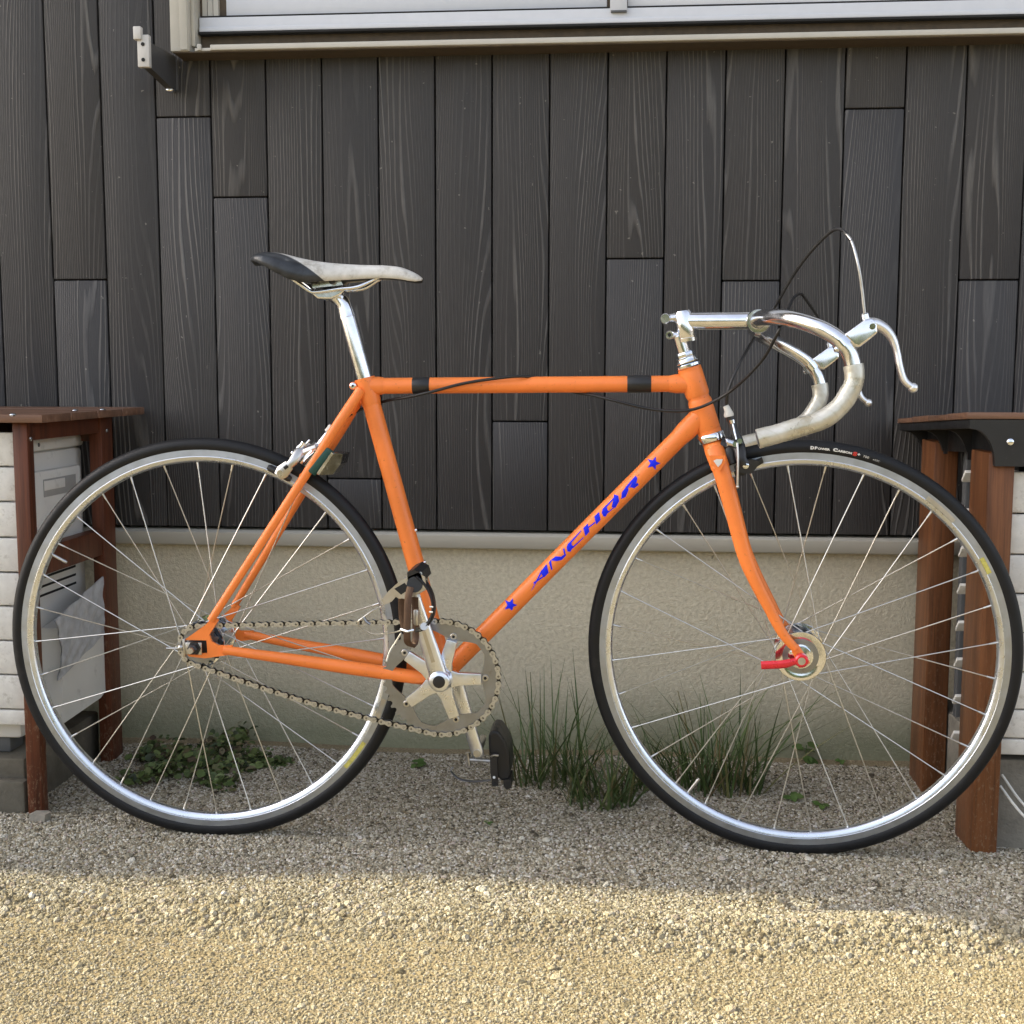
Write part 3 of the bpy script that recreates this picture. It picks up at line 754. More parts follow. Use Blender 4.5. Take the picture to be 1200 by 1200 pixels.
# black cable clips round the top tube
for pa, pb in ((484, 504), (735, 763)):
    a, b = at(pa, 452, 0), at(pb, 451, 0); ta_ = lambda x: lerp(tt_l, tt_r, (x-tt_l.x)/(tt_r.x-tt_l.x))
    mb = MB(); mb.tube([ta_(a.x), ta_(a.x)+ta*.0012, ta_(b.x)-ta*.0012, ta_(b.x)], [.0131, .0138, .0138, .0131], 22); mb.build('cable_clip', M['black'], frame)

# ---- flat print wrapped on a tube
def wrap_on_tube(polys, p0, a, r, name, mat, par, lift=.00035):
    bm = bmesh.new(); b_ = Vector((0, -1, 0)).cross(a); b_.normalize()
    for poly in polys:
        vsn = []
        for px, py in poly:
            q = at(px, py, -r); d = q-p0; vsn.append(bm.verts.new((d.dot(a), d.dot(b_), 0)))
        try: bm.faces.new(vsn)
        except ValueError: pass
    bmesh.ops.triangulate(bm, faces=bm.faces)
    bmesh.ops.subdivide_edges(bm, edges=bm.edges, cuts=3, use_grid_fill=True)
    for v in bm.verts:
        u, t = v.co.x, max(-r*.985, min(r*.985, v.co.y))
        v.co = p0+a*u+b_*t+Vector((0, -1, 0))*(math.sqrt(r*r-t*t)+lift)
    me = bpy.data.meshes.new(name); bm.to_mesh(me); bm.free()
    return obj(name, me, par, mat)
Z = lambda pts: [(600+x/10, 560+y/10) for x, y in pts]     # read off a 10x enlargement
E8 = lambda pts: [(580+x/5, 500+y/5) for x, y in pts]
letters = {
 'A': [Z([(402, 1012), (412, 1040), (430, 1112), (378, 1166), (352, 1142), (340, 1095)]), Z([(345, 1078), (358, 1098), (250, 1290), (222, 1330)]), Z([(255, 1222), (372, 1142), (376, 1160), (250, 1245)])],
 'N': [Z([(432, 992), (455, 962), (474, 1070), (462, 1086)]), Z([(452, 966), (510, 920), (575, 922), (618, 892), (632, 912), (585, 962), (530, 974), (478, 972)]), Z([(596, 838), (610, 822), (634, 905), (618, 915)])],
 'C': [Z([(694, 736), (652, 778), (640, 818), (650, 862), (684, 866), (722, 806), (700, 786)]), Z([(680, 750), (812, 610), (806, 628), (690, 768)]), Z([(700, 816), (842, 688), (836, 708), (712, 828)])],
 'H': [Z([(886, 536), (834, 590), (860, 684), (908, 632)]), Z([(894, 572), (972, 514), (976, 528), (898, 588)]), Z([(1018, 400), (964, 455), (986, 548), (1038, 492)])],
 'O': [Z([(1104, 318), (1062, 362), (1050, 408), (1072, 454), (1100, 452), (1132, 392), (1118, 372)]), Z([(1096, 332), (1190, 232), (1196, 244), (1106, 346)]), Z([(1112, 408), (1220, 322), (1214, 340), (1110, 424)]), E8([(698, 398), (722, 404), (728, 436), (706, 476), (684, 472), (690, 440)])],
 'R': [E8([(770, 352), (744, 384), (740, 424), (766, 412), (784, 368)]), E8([(762, 358), (812, 300), (818, 308), (776, 366)]), E8([(824, 288), (834, 300), (830, 326), (808, 352), (788, 358), (808, 322), (812, 300)]), E8([(800, 338), (838, 330), (842, 342), (816, 362), (796, 354)])],
}
dax = (bb-dt_r).normalized()*-1
for ch, polys in letters.items():
    wrap_on_tube(polys, bb, dax, .0146, 'lettering', M['blue'], frame)
for cx_, cy_ in ((598.2, 709.2), (765.8, 543.0)):
    st = []
    for k in range(10):
        rr_ = 8.4 if k % 2 == 0 else 3.7; an = math.pi/5*k-R(72); st.append((cx_+rr_*math.cos(an), cy_+rr_*math.sin(an)))
    wrap_on_tube([[(cx_, cy_), st[i], st[(i+1) % 10]] for i in range(10)], bb, dax, .0146, 'star', M['blue'], frame)

# ---- steered front end: everything below lies in the turned fork plane
def plane_at(px, py, off=0.0): return atP(px, py, ht_b+FN*off, FN)
STEER = -.09
FD0 = Vector((1, 0, 0)); FD0 = (FD0-ax*FD0.dot(ax)).normalized()
upax = -ax
FD = Quaternion(upax, STEER) @ FD0                # forward of the fork
FN = upax.cross(FD).normalized()                  # towards the far side
if FN.y < 0: FN = -FN
def sp(px, py, off=0.0): return plane_at(px, py, off)
def mirror(p): return p-FN*(2*(p-ht_b).dot(FN))
HN = (FN-upax*.085-FD*.075).normalized()                  # the bar sits a touch askew in its clamp
HC = None
def hp_(px, py, off=0.0): return atP(px, py, HC+HN*off, HN)
def hmirror(p): return p-HN*(2*(p-HC).dot(HN))
fork = part('fork', bike, ht_b)
fc = ht_b+ax*.016
bl = [sp(*p, -.034) for p in ((842, 541), (848.5, 562), (859, 600), (872, 649), (885, 680), (900, 709), (916.5, 740))]
def px_of(p):
    d = p-CAM; z = d.dot(_f); return 600+FPX*d.dot(_r)/z, 600-FPX*d.dot(_u)/z
FW = sp(940, 757.3)
for _ in range(6):                                # centre the tyre's outline where the photo has it
    e1 = (FD0-FN*FD0.dot(FN)).normalized(); e2 = FN.cross(e1)
    P_ = [px_of(FW+(e1*math.cos(a)+e2*math.sin(a))*.336) for a in [i*.0314159 for i in range(200)]]
    mx_, my_ = (min(p[0] for p in P_)+max(p[0] for p in P_))/2, (min(p[1] for p in P_)+max(p[1] for p in P_))/2
    c_ = px_of(FW); FW = sp(c_[0]+944.3-mx_, c_[1]+758.0-my_)
bl.append(sp(932.5, 760.5, -.045))
pts = spline(bl, 5); n = len(pts)
offs = [lerp(-.030, -.046, i/(n-1)) for i in range(n)]
pts = [p+FN*(o-(p-ht_b).dot(FN)) for p, o in zip(pts, offs)]
rad = [lerp(.0132, .0062, (i/(n-1))**1.25) for i in range(n)]
for sd in (0, 1):
    q = pts if sd == 0 else [mirror(p) for p in pts]
    mb = MB(); mb.tube(q, rad, 18, up=FN, flat=(.72, 1.06)); mb.build('fork_blade', M['orange'], fork)
    e = q[-1]; s_ = -1 if sd == 0 else 1
    axc = FW+FN*(s_*.046)
    mb = MB(); mb.tube([e-(axc-e)*.3, axc+(axc-e).normalized()*.012], [.007, .0095], 12, flat=(.35, 1), up=FN); mb.build('fork_end', M['orange'], fork)
mb = MB()
mb.tube([fc-ax*.010, fc+ax*.002], .0165, 20)
cr0 = sp(841, 538); crm = MB()
for s_ in (-1, 1):
    mb.tube([fc+ax*.002, fc+ax*.010+FN*(s_*.020), pts[2]+FN*(-.030*1-(pts[2]-ht_b).dot(FN) if s_ < 0 else .030-(pts[2]-ht_b).dot(FN))], [.0155, .0152, .0138], 16, up=FN, flat=(.85, 1.04))
mb.build('fork_crown', M['orange'], fork)
tipd = (pts[4]-pts[0]).normalized()
# pointed crown tang and white diamond
fo = -.0445
mb = MB(); mb.prism([sp(831, 534, fo), sp(850, 534, fo), sp(850, 541, fo), sp(843.5, 553, fo), sp(833, 544, fo)], FN*.004); mb.build('crown_tang', M['orange'], fork, False)
mb = MB(); mb.prism([sp(836, 540, fo-.001), sp(840, 538.2, fo-.001), sp(847, 538.2, fo-.001), sp(845.5, 543.0, fo-.001), sp(841.5, 547.5, fo-.001)], FN*.0008); mb.build('crown_badge', M['whitedecal'], fork, False)
# headset
hsx = part('headset', bike, ht_t)
mb = MB(); hm = lambda p: axis_matrix(p, upax, Vector((0, 1, 0)))
mb.lathe([(.0, -.0015), (.0215, -.0015), (.0222, .001), (.0222, .0085), (.021, .0105), (.0, .0105)], hm(ht_b+ax*.0098), 36); mb.build('lower_cup', M['chrome'], hsx)
mb = MB(); mb.lathe([(0, 0), (.0185, 0), (.0205, .002), (.0205, .0055), (.017, .008), (0, .008)], hm(ht_t), 36); mb.build('upper_cup', M['chrome'], hsx)
mb = MB(); mb.lathe([(0, .0085), (.0180, .0085), (.0185, .010), (.0165, .0135), (.0165, .0165), (0, .0165)], hm(ht_t), 30); mb.build('threaded_race', M['chrome'], hsx)
mb = MB(); mb.lathe([(0, .017), (.0152, .017), (.0158, .018), (.0158, .0235), (.0145, .0255), (0, .0255)], hm(ht_t), 8); mb.build('lock_nut', M['chrome'], hsx)
# stem
stem = part('stem', bike, ht_t)
mb = MB(); q0 = ht_t+upax*.020; q1 = ht_t+upax*.080
mb.tube([q0, ht_t+upax*.052], .0110, 18); mb.build('quill', M['alu'], stem)
sA = sp(806, 376.5); sB = sp(884, 376.0)
mb = MB(); mb.tube([lerp(sA, sB, -.02), lerp(sA, sB, .04), lerp(sA, sB, .85), sB], [.0125, .0140, .0140, .0145], 22); mb.build('extension', M['alu'], stem)
mb = MB(); mb.tube([sp(805.5, 398), sp(805, 395), sp(800, 367.5), sp(799.5, 364.5)], [.0138, .0150, .0150, .0125], 20)
mb.tube([sp(806, 400), sp(805.5, 396)], [.0155, .0158], 20)
mb.build('stem_head', M['alu'], stem)
for (x, y, r_) in ((780, 373.5, .0085), (785, 392.5, .0072)):
    mb = MB(); c = sp(x, y); mb.tube([c-FN*.013, c-FN*.011, c+FN*.011, c+FN*.013], [r_-.0015, r_, r_, r_-.0015], 18, up=ax)
    mb.tube([c, sp(800, y-(2 if y < 380 else -1))], [r_*.95, r_*1.15], 12, up=FN, flat=(1.15, .85)); mb.build('clamp_lug', M['alu'], stem)
mb = MB(); c = sp(785, 392.5); mb.tube([c-FN*.0135, c-FN*.0128], .0030, 12, up=ax); mb.build('bolt_socket', M['dark'], stem)
cc_ = sp(888.5, 376.5)
mb = MB(); mb.lathe([(.0122, -.021), (.0175, -.021), (.0190, -.018), (.0190, .018), (.0175, .021), (.0122, .021)], axis_matrix(cc_, FN), 34, closed=True)
mb.tube([sp(885, 390), sp(891, 392)], .0065, 12, up=FN, flat=(2.6, 1)); mb.build('bar_clamp', M['alu'], stem)
# handlebar
HC = cc_
bar = part('handlebar', bike, cc_)
HBX = .195
ctl = [(888.5, 376.3, .0), (889, 375.8, .030), (892, 373, .070), (902, 371.5, .115), (925, 373.4, .155), (952.5, 381.3, .180), (972.7, 390.5, .190), (987.4, 402.4, .195), (997.5, 419, HBX), (1001.3, 443.6, HBX), (994.2, 462, HBX), (981.9, 478.5, HBX), (962.6, 492.2, HBX), (934.2, 501.4, HBX), (911.3, 508.3, HBX), (888, 514.3, HBX)]
hb = [hp_(x, y, -o) for x, y, o in ctl]
near = spline(hb, 8); far_ = [hmirror(p) for p in near]
mb = MB(); full = far_[::-1]+near[1:]
mb.tube(full, [.0128 if abs((p-HC).dot(HN)) < .04 else .0119 for p in full], 20, up=None); mb.build('bar', M['alu'], bar)
i0 = 8*8+3
for q in (near, far_):
    mb = MB(); tp = q[i0:]; n = len(tp); mb.tube([tp[0]]+tp, [.0120]+[.0137+.00012*math.sin(i*1.7)+.00025*math.sin(i*.5+1) for i in range(n)], 20); mb.build('grip_tape', M['tape'], bar)
    mb = MB(); e = q[-1]; d = (q[-1]-q[-2]).normalized()
    if q is near: mb.tube([e-d*.002, e+d*.0012], [.0118, .0112], 18); mb.build('end_plug', M['darkgrey'], bar)
    else: mb.tube([e-d*.002, e+d*.014, e+d*.016], [.0136, .0136, .0115], 18); mb.build('end_plug', M['black'], bar)
# brake levers
def lever(side):
    mr = (lambda p: p) if side < 0 else hmirror
    lv = part('brake_lever', bike, mr(hb[7]))
    O = -.195
    P = lambda x, y, o=O: mr(hp_(x, y, o))
    k = [(989, 392), (1000, 384), (1013, 374.5), (1022, 372), (1028, 377), (1029, 390), (1018, 399), (1007, 407.5), (1000, 405), (995, 399)]
    mb = MB(); mb.prism([P(x, y, O-.011) for x, y in k], mr(HC+HN*.022)-mr(HC)); me = mb.mesh('lever_body', False)
    bm = bmesh.new(); bm.from_mesh(me); bmesh.ops.bevel(bm, geom=list(bm.edges), offset=.0035, segments=3, profile=.6, affect='EDGES'); bm.to_mesh(me); bm.free()
    me.polygons.foreach_set('use_smooth', [True]*len(me.polygons)); me.set_sharp_from_angle(angle=R(45))
    obj('lever_body', me, lv, M['alu'])
    ctr = mr(hb[7]); td = (mr(hb[8])-mr(hb[6])).normalized()
    mb = MB(); mb.tube([ctr-td*.006, ctr+td*.006], .0137, 20); mb.build('clamp_band', M['chrome'], lv)
    mb = MB(); c = P(981, 409, O-.004); mb.tube([P(990, 404, O), c], [.0045, .0042], 10)
    mb.sphere(c, .005, 10, 6); mb.build('clamp_screw', M['chrome'], lv)
    bp = spline([P(1019, 380), P(1027, 380), P(1038, 386.5), P(1046, 397), (P(1051, 412)), P(1054.5, 430), P(1060, 446), P(1070.5, 455)], 5); n = len(bp)
    mb = MB(); mb.tube(bp, [lerp(.0105, .0056, min(1, i/(n*.55))) for i in range(n)], 14, up=FN, flat=(1.15, .9))
    mb.sphere(P(1070, 454.5), .0070, 14, 8); mb.build('lever_blade', M['satin'], lv)
    mb = MB(); c = P(1022.5, 382.5, O-.0115); mb.tube([c-FN*0.0015*(1 if side < 0 else -1), mr(hp_(1022.5, 382.5, O+.0115))], .0042, 12, up=ax); mb.build('pivot_pin', M['chrome'], lv)
    mb = MB(); mb.tube([P(1015, 376), P(1013.5, 368.5), P(1013.2, 366.5)], [.0058, .0056, .0035], 12); mb.build('cable_stop', M['alu'], lv)
    return P
PN = lever(-1); PF = lever(1)
# ---- cables
def cable(name, pts, r=.0024, mat='cable'):
    mb = MB(); mb.tube(spline(pts, 8), r, 10); return mb.build(name, M[mat], bike)
O = -.195
c1 = [sp(1013.2, 367, O), sp(1010, 338, O), sp(1005.5, 310, O), sp(998, 283, O+.01), sp(987.5, 270, O+.03), sp(974, 271.5, O+.05), sp(950, 295, O+.08), sp(929, 323.5, O+.11), sp(908, 359.5, O+.15), sp(896, 377, .055), sp(887, 391, .045), sp(866, 427, -.01), sp(853.6, 457, -.025), sp(851.6, 474, -.022)]
cable('brake_cable', c1[3:]); mb = MB(); mb.tube(spline(c1[:5], 8), .0021, 10); mb.build('cable_liner', M['alu_dull'], bike)
c2 = [sp(1013.2, 367, -O), PF(1011, 345), sp(953, 362, -.10+.28), sp(944, 350.5, .15), sp(936.5, 344.5, .13), sp(929, 350.5, .10), sp(923.6, 362.5, .03), sp(917, 378, -.10), sp(912.5, 388, -.13), sp(896, 418, -.10), sp(875, 442, -.07), at(854, 460, -.045), at(830, 473.5, -.032), at(809, 480.4, -.027), at(785, 481.6, -.024), at(755, 478, -.020), at(720, 469.5, -.016), at(694, 463, -.004), at(672, 459, .012), at(648, 448, .017), at(628, 442.5, .004), at(610, 441.0, -.013), at(585, 443, -.0165), at(545, 449, -.0165), at(508, 458.5, -.0165), at(480, 465, -.008), at(452, 470, .012), at(425, 479, .022), at(404, 490, .012), at(389, 502.5, .004)]
c2[1] = PF(1010, 340)
c2 = [PF(1013.2, 367), PF(1010.5, 352)]+c2[3:]
cable('brake_cable', c2)

# ---- wheels
def wheel(name, m, R0, front):
    wh = empty_m(name, bike, m)
    rt = .0122; dR = R0-.336
    prof = []
    for k in range(25):
        a = -math.pi*.84+2*math.pi*.84*k/24
        prof.append((R0-rt*1.02+rt*1.02*math.cos(a), rt*math.sin(a)*(1+.04*math.cos(a))))
    mb = MB(); mb.lathe(prof, None, 160); mb.build('tyre', M['tyre'], wh, True, m, 60)
    rp = [(.3172, -.0098), (.3178, -.0085), (.3150, -.0080), (.3150, .0080), (.3178, .0085), (.3172, .0098), (.3066, .0101), (.3060, .0094), (.3050, .0099), (.3000, .0086), (.2972, .0060), (.2962, .0030), (.2962, -.0030), (.2972, -.0060), (.3000, -.0086), (.3050, -.0099), (.3060, -.0094), (.3066, -.0101)]
    mb = MB(); mb.lathe([(r_+dR, y) for r_, y in rp], None, 160, closed=True)
    nseg = len(rp)                                # the brake track is ground grey, the rest polished
    mb.m = [1 if (i % nseg) in (0, 1, 4, 5, nseg-1) else 0 for i in range(len(mb.f))]
    mb.build('rim', [M['rim'], M['track']], wh, True, m, 30)
    fl = .0345 if front else .033; fy = .030 if front else .028
    hp = [(0, -fy-.014), (.0062, -fy-.014), (.0068, -fy-.012), (.0175, -fy-.010), (.0178, -fy-.0035), (.0215, -fy-.0025), (.0280, -fy-.0018), (.0300, -fy-.003), (fl+.0045, -fy-.003), (fl+.0053, -fy-.0015), (fl+.0053, -fy+.0005), (fl+.0045, -fy+.0015), (.0195, -fy+.004), (.0150, -fy+.012), (.0140, 0)]
    hp = hp+[(r_, -y) for r_, y in hp[-2::-1]]
    mb = MB(); mb.lathe(hp, None, 48); mb.build('hub', M['chrome'], wh, True, m)
    mb = MB()
    for s_ in (-1, 1): mb.lathe([(.0185, s_*(fy+.0031)), (.0278, s_*(fy+.0026)), (.0278, s_*(fy+.0020)), (.0185, s_*(fy+.0026))], None, 40, closed=True)
    mb.build('hub_dust_cover', M['ring'], wh, True, m)
    mb = MB(); mb.tube([(0, -.066 if not front else -.055, 0), (0, .066 if not front else .055, 0)], .0046, 12, up=(1, 0, 0)); mb.build('axle', M['alu_dull'], wh, True, m)
    # 32 crossed spokes, each its own piece
    base = {}
    for sd in (-1, 1):
        for tr in (-1, 1):
            sh = R(70)*tr
            h0 = Vector((fl*math.cos(sh), sd*(fy+.0012*tr), fl*math.sin(sh))); h1 = Vector((.2978+dR, sd*.0015, 0))
            d = (h1-h0).normalized(); mb = MB()
            mb.tube([h0-Vector((0, sd*.003*tr, 0)), h0, lerp(h0, h1, .5), h1-d*.0125], .00098, 7)
            mb.tube([h1-d*.013, h1-d*.0045, h1+d*.003], [.0015, .0019, .0022], 8)
            base[(sd, tr)] = mb.mesh('spoke')
            base[(sd, tr)].materials.append(M['spoke'])
    for k in range(32):
        sd = -1 if k % 2 == 0 else 1; tr = -1 if (k//2) % 2 == 0 else 1
        ang = 2*math.pi*k/32+(.09 if front else .03)
        obj('spoke', base[(sd, tr)], wh, None, m @ Matrix.Rotation(-ang, 4, 'Y'))
    # valve
    va = R(152 if not front else 235)
    mb = MB(); d = Vector((math.cos(va), 0, math.sin(va))); mb.tube([d*.300, d*.278, d*.274, d*.270], [.0026, .0026, .0031, .0022], 10); mb.build('valve', M['alu_dull'], wh, True, m)
    return wh
mR = Matrix.Translation(RW)
wr = wheel('wheel', mR, .3375, False)
zf = (upax-FN*upax.dot(FN)); mF = axis_matrix(FW, FN, Vector((0, 0, 1)))
wf = wheel('wheel', mF, .3395, True)
# rim labels
def rim_label(wh, m, a0, a1, mat, r0=.309, r1=.316):
    mb = MB(); n = 8; V = []; F = []
    for i in range(n+1):
        a = lerp(a0, a1, i/n); V += [(r0*math.cos(a), -.0104, r0*math.sin(a)), (r1*math.cos(a), -.0104, r1*math.sin(a))]
    F = [(2*i, 2*i+1, 2*i+3, 2*i+2) for i in range(n)]
    V += [(x, y+.0004, z) for x, y, z in V]; F += [tuple(q+2*n+2 for q in f) for f in F]
    mb.add(V, F); mb.build('rim_label', mat, wh, False, m)
rim_label(wf, mF, R(26), R(31), M['yellowdecal']); rim_label(wf, mF, R(44), R(54), M['alu_dull'])
rim_label(wr, mR, R(-42), R(-32), M['yellowdecal']); rim_label(wr, mR, R(-24), R(-17), M['alu_dull'])
# tyre lettering
def tyre_text(txt, ang0, size, rad, mat, stretch=1.0, bold=0.0):
    cu = bpy.data.curves.new('lettering', 'FONT'); cu.body = txt; cu.size = size; cu.resolution_u = 2; cu.offset = bold
    to = bpy.data.objects.new('tmp_text', cu); COL.objects.link(to)
    dg = bpy.context.evaluated_depsgraph_get(); me = bpy.data.meshes.new_from_object(to.evaluated_get(dg))
    bpy.data.objects.remove(to); bpy.data.curves.remove(cu)
    bm = bmesh.new(); bm.from_mesh(me); bmesh.ops.triangulate(bm, faces=bm.faces)
    rt = .0122*1.02; mx = 0
    for v in bm.verts:
        mx = max(mx, v.co.x*stretch)
        a = ang0-v.co.x*stretch/rad; rr = rad+.0035+v.co.y
        q = (rr-(.3395-rt))/rt; y = -.0122*math.sqrt(max(.02, 1-q*q))*(1+.04*q)-.00045
        v.co = (rr*math.cos(a), y, rr*math.sin(a))
    bm.to_mesh(me); bm.free()
    obj('lettering', me, wf, mat, mF); return ang0-mx/rad
L0 = mF.inverted() @ atP(949, 526, FW, FN); a0 = math.atan2(L0.z, L0.x)
# boxed D then the words
a1 = tyre_text('D', a0, .0066, .3222, M['whitedecal'], 1.1, .0004)
a1 = tyre_text('P', a1-.002, .0062, .3222, M['whitedecal'], 1.35, .0003); a1 = tyre_text('OWER', a1-.001, .0044, .3222, M['whitedecal'], 1.35, .0002)
a1 = tyre_text('C', a1-.014, .0066, .3222, M['whitedecal'], 1.45, .0004); a1 = tyre_text('ARBON', a1-.001, .0046, .3222, M['whitedecal'], 1.35, .0002)
a1 = tyre_text('S', a1-.006, .0078, .3214, M['reddecal'], 1.5, .0006); a1 = tyre_text('+', a1-.001, .006, .3225, M['whitedecal'], 1.2, .0003)
a1 = tyre_text('700', a1-.014, .0052, .3222, M['plastic_white'], 1.2); tyre_text('x23C', a1-.02, .0036, .3225, M['plastic_white'], 1.3)
# rear cog, lock nut, chain tug
cogR = .0127/(2*math.sin(math.pi/16)); CY = -.0425
def sprocket(nt_, pr, M0, th, inner):
    """toothed ring outline"""
    out = []
    for k in range(nt_):
        for (f_, dr) in ((-.5, -.0030), (-.28, -.0016), (-.12, .0030), (.12, .0030), (.28, -.0016)):
            a = 2*math.pi*(k+f_)/nt_; out.append(((pr+dr)*math.cos(a), (pr+dr)*math.sin(a)))
    n = len(out); V = []; F = []
    for y in (-th/2, th/2):
        for x, z in out: V.append(M0 @ Vector((x, y, z)))
        for x, z in out:
            l = math.hypot(x, z); V.append(M0 @ Vector((x/l*inner, y, z/l*inner)))
    for i in range(n):
        j = (i+1) % n
        F += [(i, j, n+j, n+i), (2*n+i, 3*n+i, 3*n+j, 2*n+j), (i, 2*n+i, 2*n+j, j), (n+i, n+j, 3*n+j, 3*n+i)]
    return V, F
mb = MB(); V, F = sprocket(16, cogR, Matrix.Translation(RW+Vector((0, CY, 0))), .003, .017); mb.add(V, F); mb.build('sprocket', M['ring'], wr)
mb = MB(); mb.lathe([(.0, -.045), (.0165, -.045), (.0185, -.044), (.0185, -.0385), (0, -.0385)], mR, 24); mb.build('lock_ring', M['blackmetal'], wr)
ft = part('axle_nut', bike, RW)
mb = MB(); mb.lathe([(0, -.0775), (.0060, -.0775), (.0078, -.076), (.0078, -.068), (.0115, -.0675), (.0115, -.0655), (0, -.0655)], mR, 6); mb.build('nut', M['blackmetal'], ft, True, None, 20)
mb = MB(); mb.tube([RW+Vector((0, -.064, 0)), RW+Vector((0, -.085, 0))], .0047, 12); mb.build('axle_end', M['alu_dull'], ft)
mb = MB(); a = at(216, 748.5, -.062); b = at(216, 770, -.062)
mb.box((a.x-.002, -.066, b.z), (a.x+.002, -.056, a.z), bev=.001); mb.box((a.x+.002, -.0655, .336-.010), (.012, -.0635, .336+.010), bev=.001)
mb.sphere((a.x-.006, -.063, .336+.001), .005, 10, 6); mb.tube([(a.x-.03, -.063, .335), (a.x, -.063, .336)], .0018, 8); mb.build('chain_tug', M['alu_dull'], ft)

# ---- quick release on the front hub
qr = part('quick_release', bike, FW)
OQ = -.058
mb = MB(); qa = FW+FN*OQ
mb.lathe([(0, -.004), (.0085, -.004), (.0105, -.002), (.0105, .008), (0, .008)], axis_matrix(qa, FN), 24); mb.build('cam_nut', M['red'], qr)
mb = MB(); mb.lathe([(0, -.0048), (.006, -.0048), (.006, -.0038), (0, -.0038)], axis_matrix(qa, FN), 16); mb.build('cam_face', M['alu_dull'], qr)
off_ = qa-sp(940.5, 770, OQ)
q0, q1, q2 = sp(940, 769.5, OQ)+off_, sp(918, 773.5, OQ)+off_, sp(893, 775.5, OQ-.004)+off_
mb = MB(); mb.tube(spline([q0, lerp(q0, q1, .5)+FN*-.002, q1+FN*-.004, q2], 5), [.0048+.0018*min(1, i/8) for i in range(16)], 12, up=FN, flat=(.55, 1)); mb.build('lever', M['red'], qr)
mb = MB(); mb.lathe([(0, .046), (.0085, .046), (.0085, .058), (.005, .061), (0, .061)], axis_matrix(FW, FN), 18); mb.build('far_nut', M['alu_dull'], qr)

# ---- crankset
cs = part('crankset', bike, bb)
mC = Matrix.Translation(bb+Vector((0, CY, 0)))
PR = .0127/(2*math.sin(math.pi/46))
mb = MB(); V, F = sprocket(46, PR, mC, .0032, .0805); mb.add(V, F)
SP0 = R(1.5)
arms = [SP0+2*math.pi*k/5 for k in range(5)]
# inward lobes that carry the bolts
for a in arms:
    pts2 = []
    for k in range(25):
        t = -1+2*k/24; aa = a+t*.52; rr_ = lerp(.0812, .0655, (.5+.5*math.cos(t*math.pi))**.6)
        pts2.append((rr_*math.cos(aa), rr_*math.sin(aa)))
    outer = [(.0818*math.cos(a+(-1+2*k/24)*.52), .0818*math.sin(a+(-1+2*k/24)*.52)) for k in range(24, -1, -1)]
    V = [bb+Vector((x, CY-.00155, z)) for x, z in pts2+outer]; mb.prism(V, (0, .0031, 0))
mb.build('chainring', M['ring'], cs, False)
YS = CY-.006
mb = MB()
for a in arms:
    d = Vector((math.cos(a), 0, math.sin(a))); t = Vector((-math.sin(a), 0, math.cos(a)))
    pl = [d*.012+t*.016, d*.030+t*.0105, d*.066+t*.0088, d*.066-t*.0088, d*.030-t*.0105, d*.012-t*.016]
    m0 = MB(); m0.prism([bb+p+Vector((0, YS-.005, 0)) for p in pl], (0, .0095, 0)); me = m0.mesh('a', False)
    bm = bmesh.new(); bm.from_mesh(me); bmesh.ops.bevel(bm, geom=list(bm.edges), offset=.0018, segments=2, profile=.6, affect='EDGES')
    bm.verts.index_update(); mb.add([v.co.copy() for v in bm.verts], [tuple(v.index for v in f.verts) for f in bm.faces]); bm.free(); bpy.data.meshes.remove(me)
mb.lathe([(0, -.0125), (.0165, -.0125), (.0195, -.009), (.0205, .004), (0, .004)], Matrix.Translation(bb+Vector((0, YS, 0))), 32)
mb.build('spider', M['crank'], cs)
for a in arms:
    p = bb+Vector((.0715*math.cos(a), CY-.0018, .0715*math.sin(a)))
    mb = MB(); mb.lathe([(0, -.0018), (.0048, -.0018), (.0055, -.001), (.0055, .0004), (0, .0004)], Matrix.Translation(p), 16)
    mb.lathe([(0, -.0021), (.0027, -.0021), (.0027, -.0017), (0, -.0017)], Matrix.Translation(p), 6, 1); mb.build('chainring_bolt', [M['alu_dull'], M['dark']], cs)
YC = -.066
tip = at(482.2, 690, -.070); cd = Vector((tip.x-bb.x, 0, tip.z-bb.z)); CL = .164; cd.normalize()
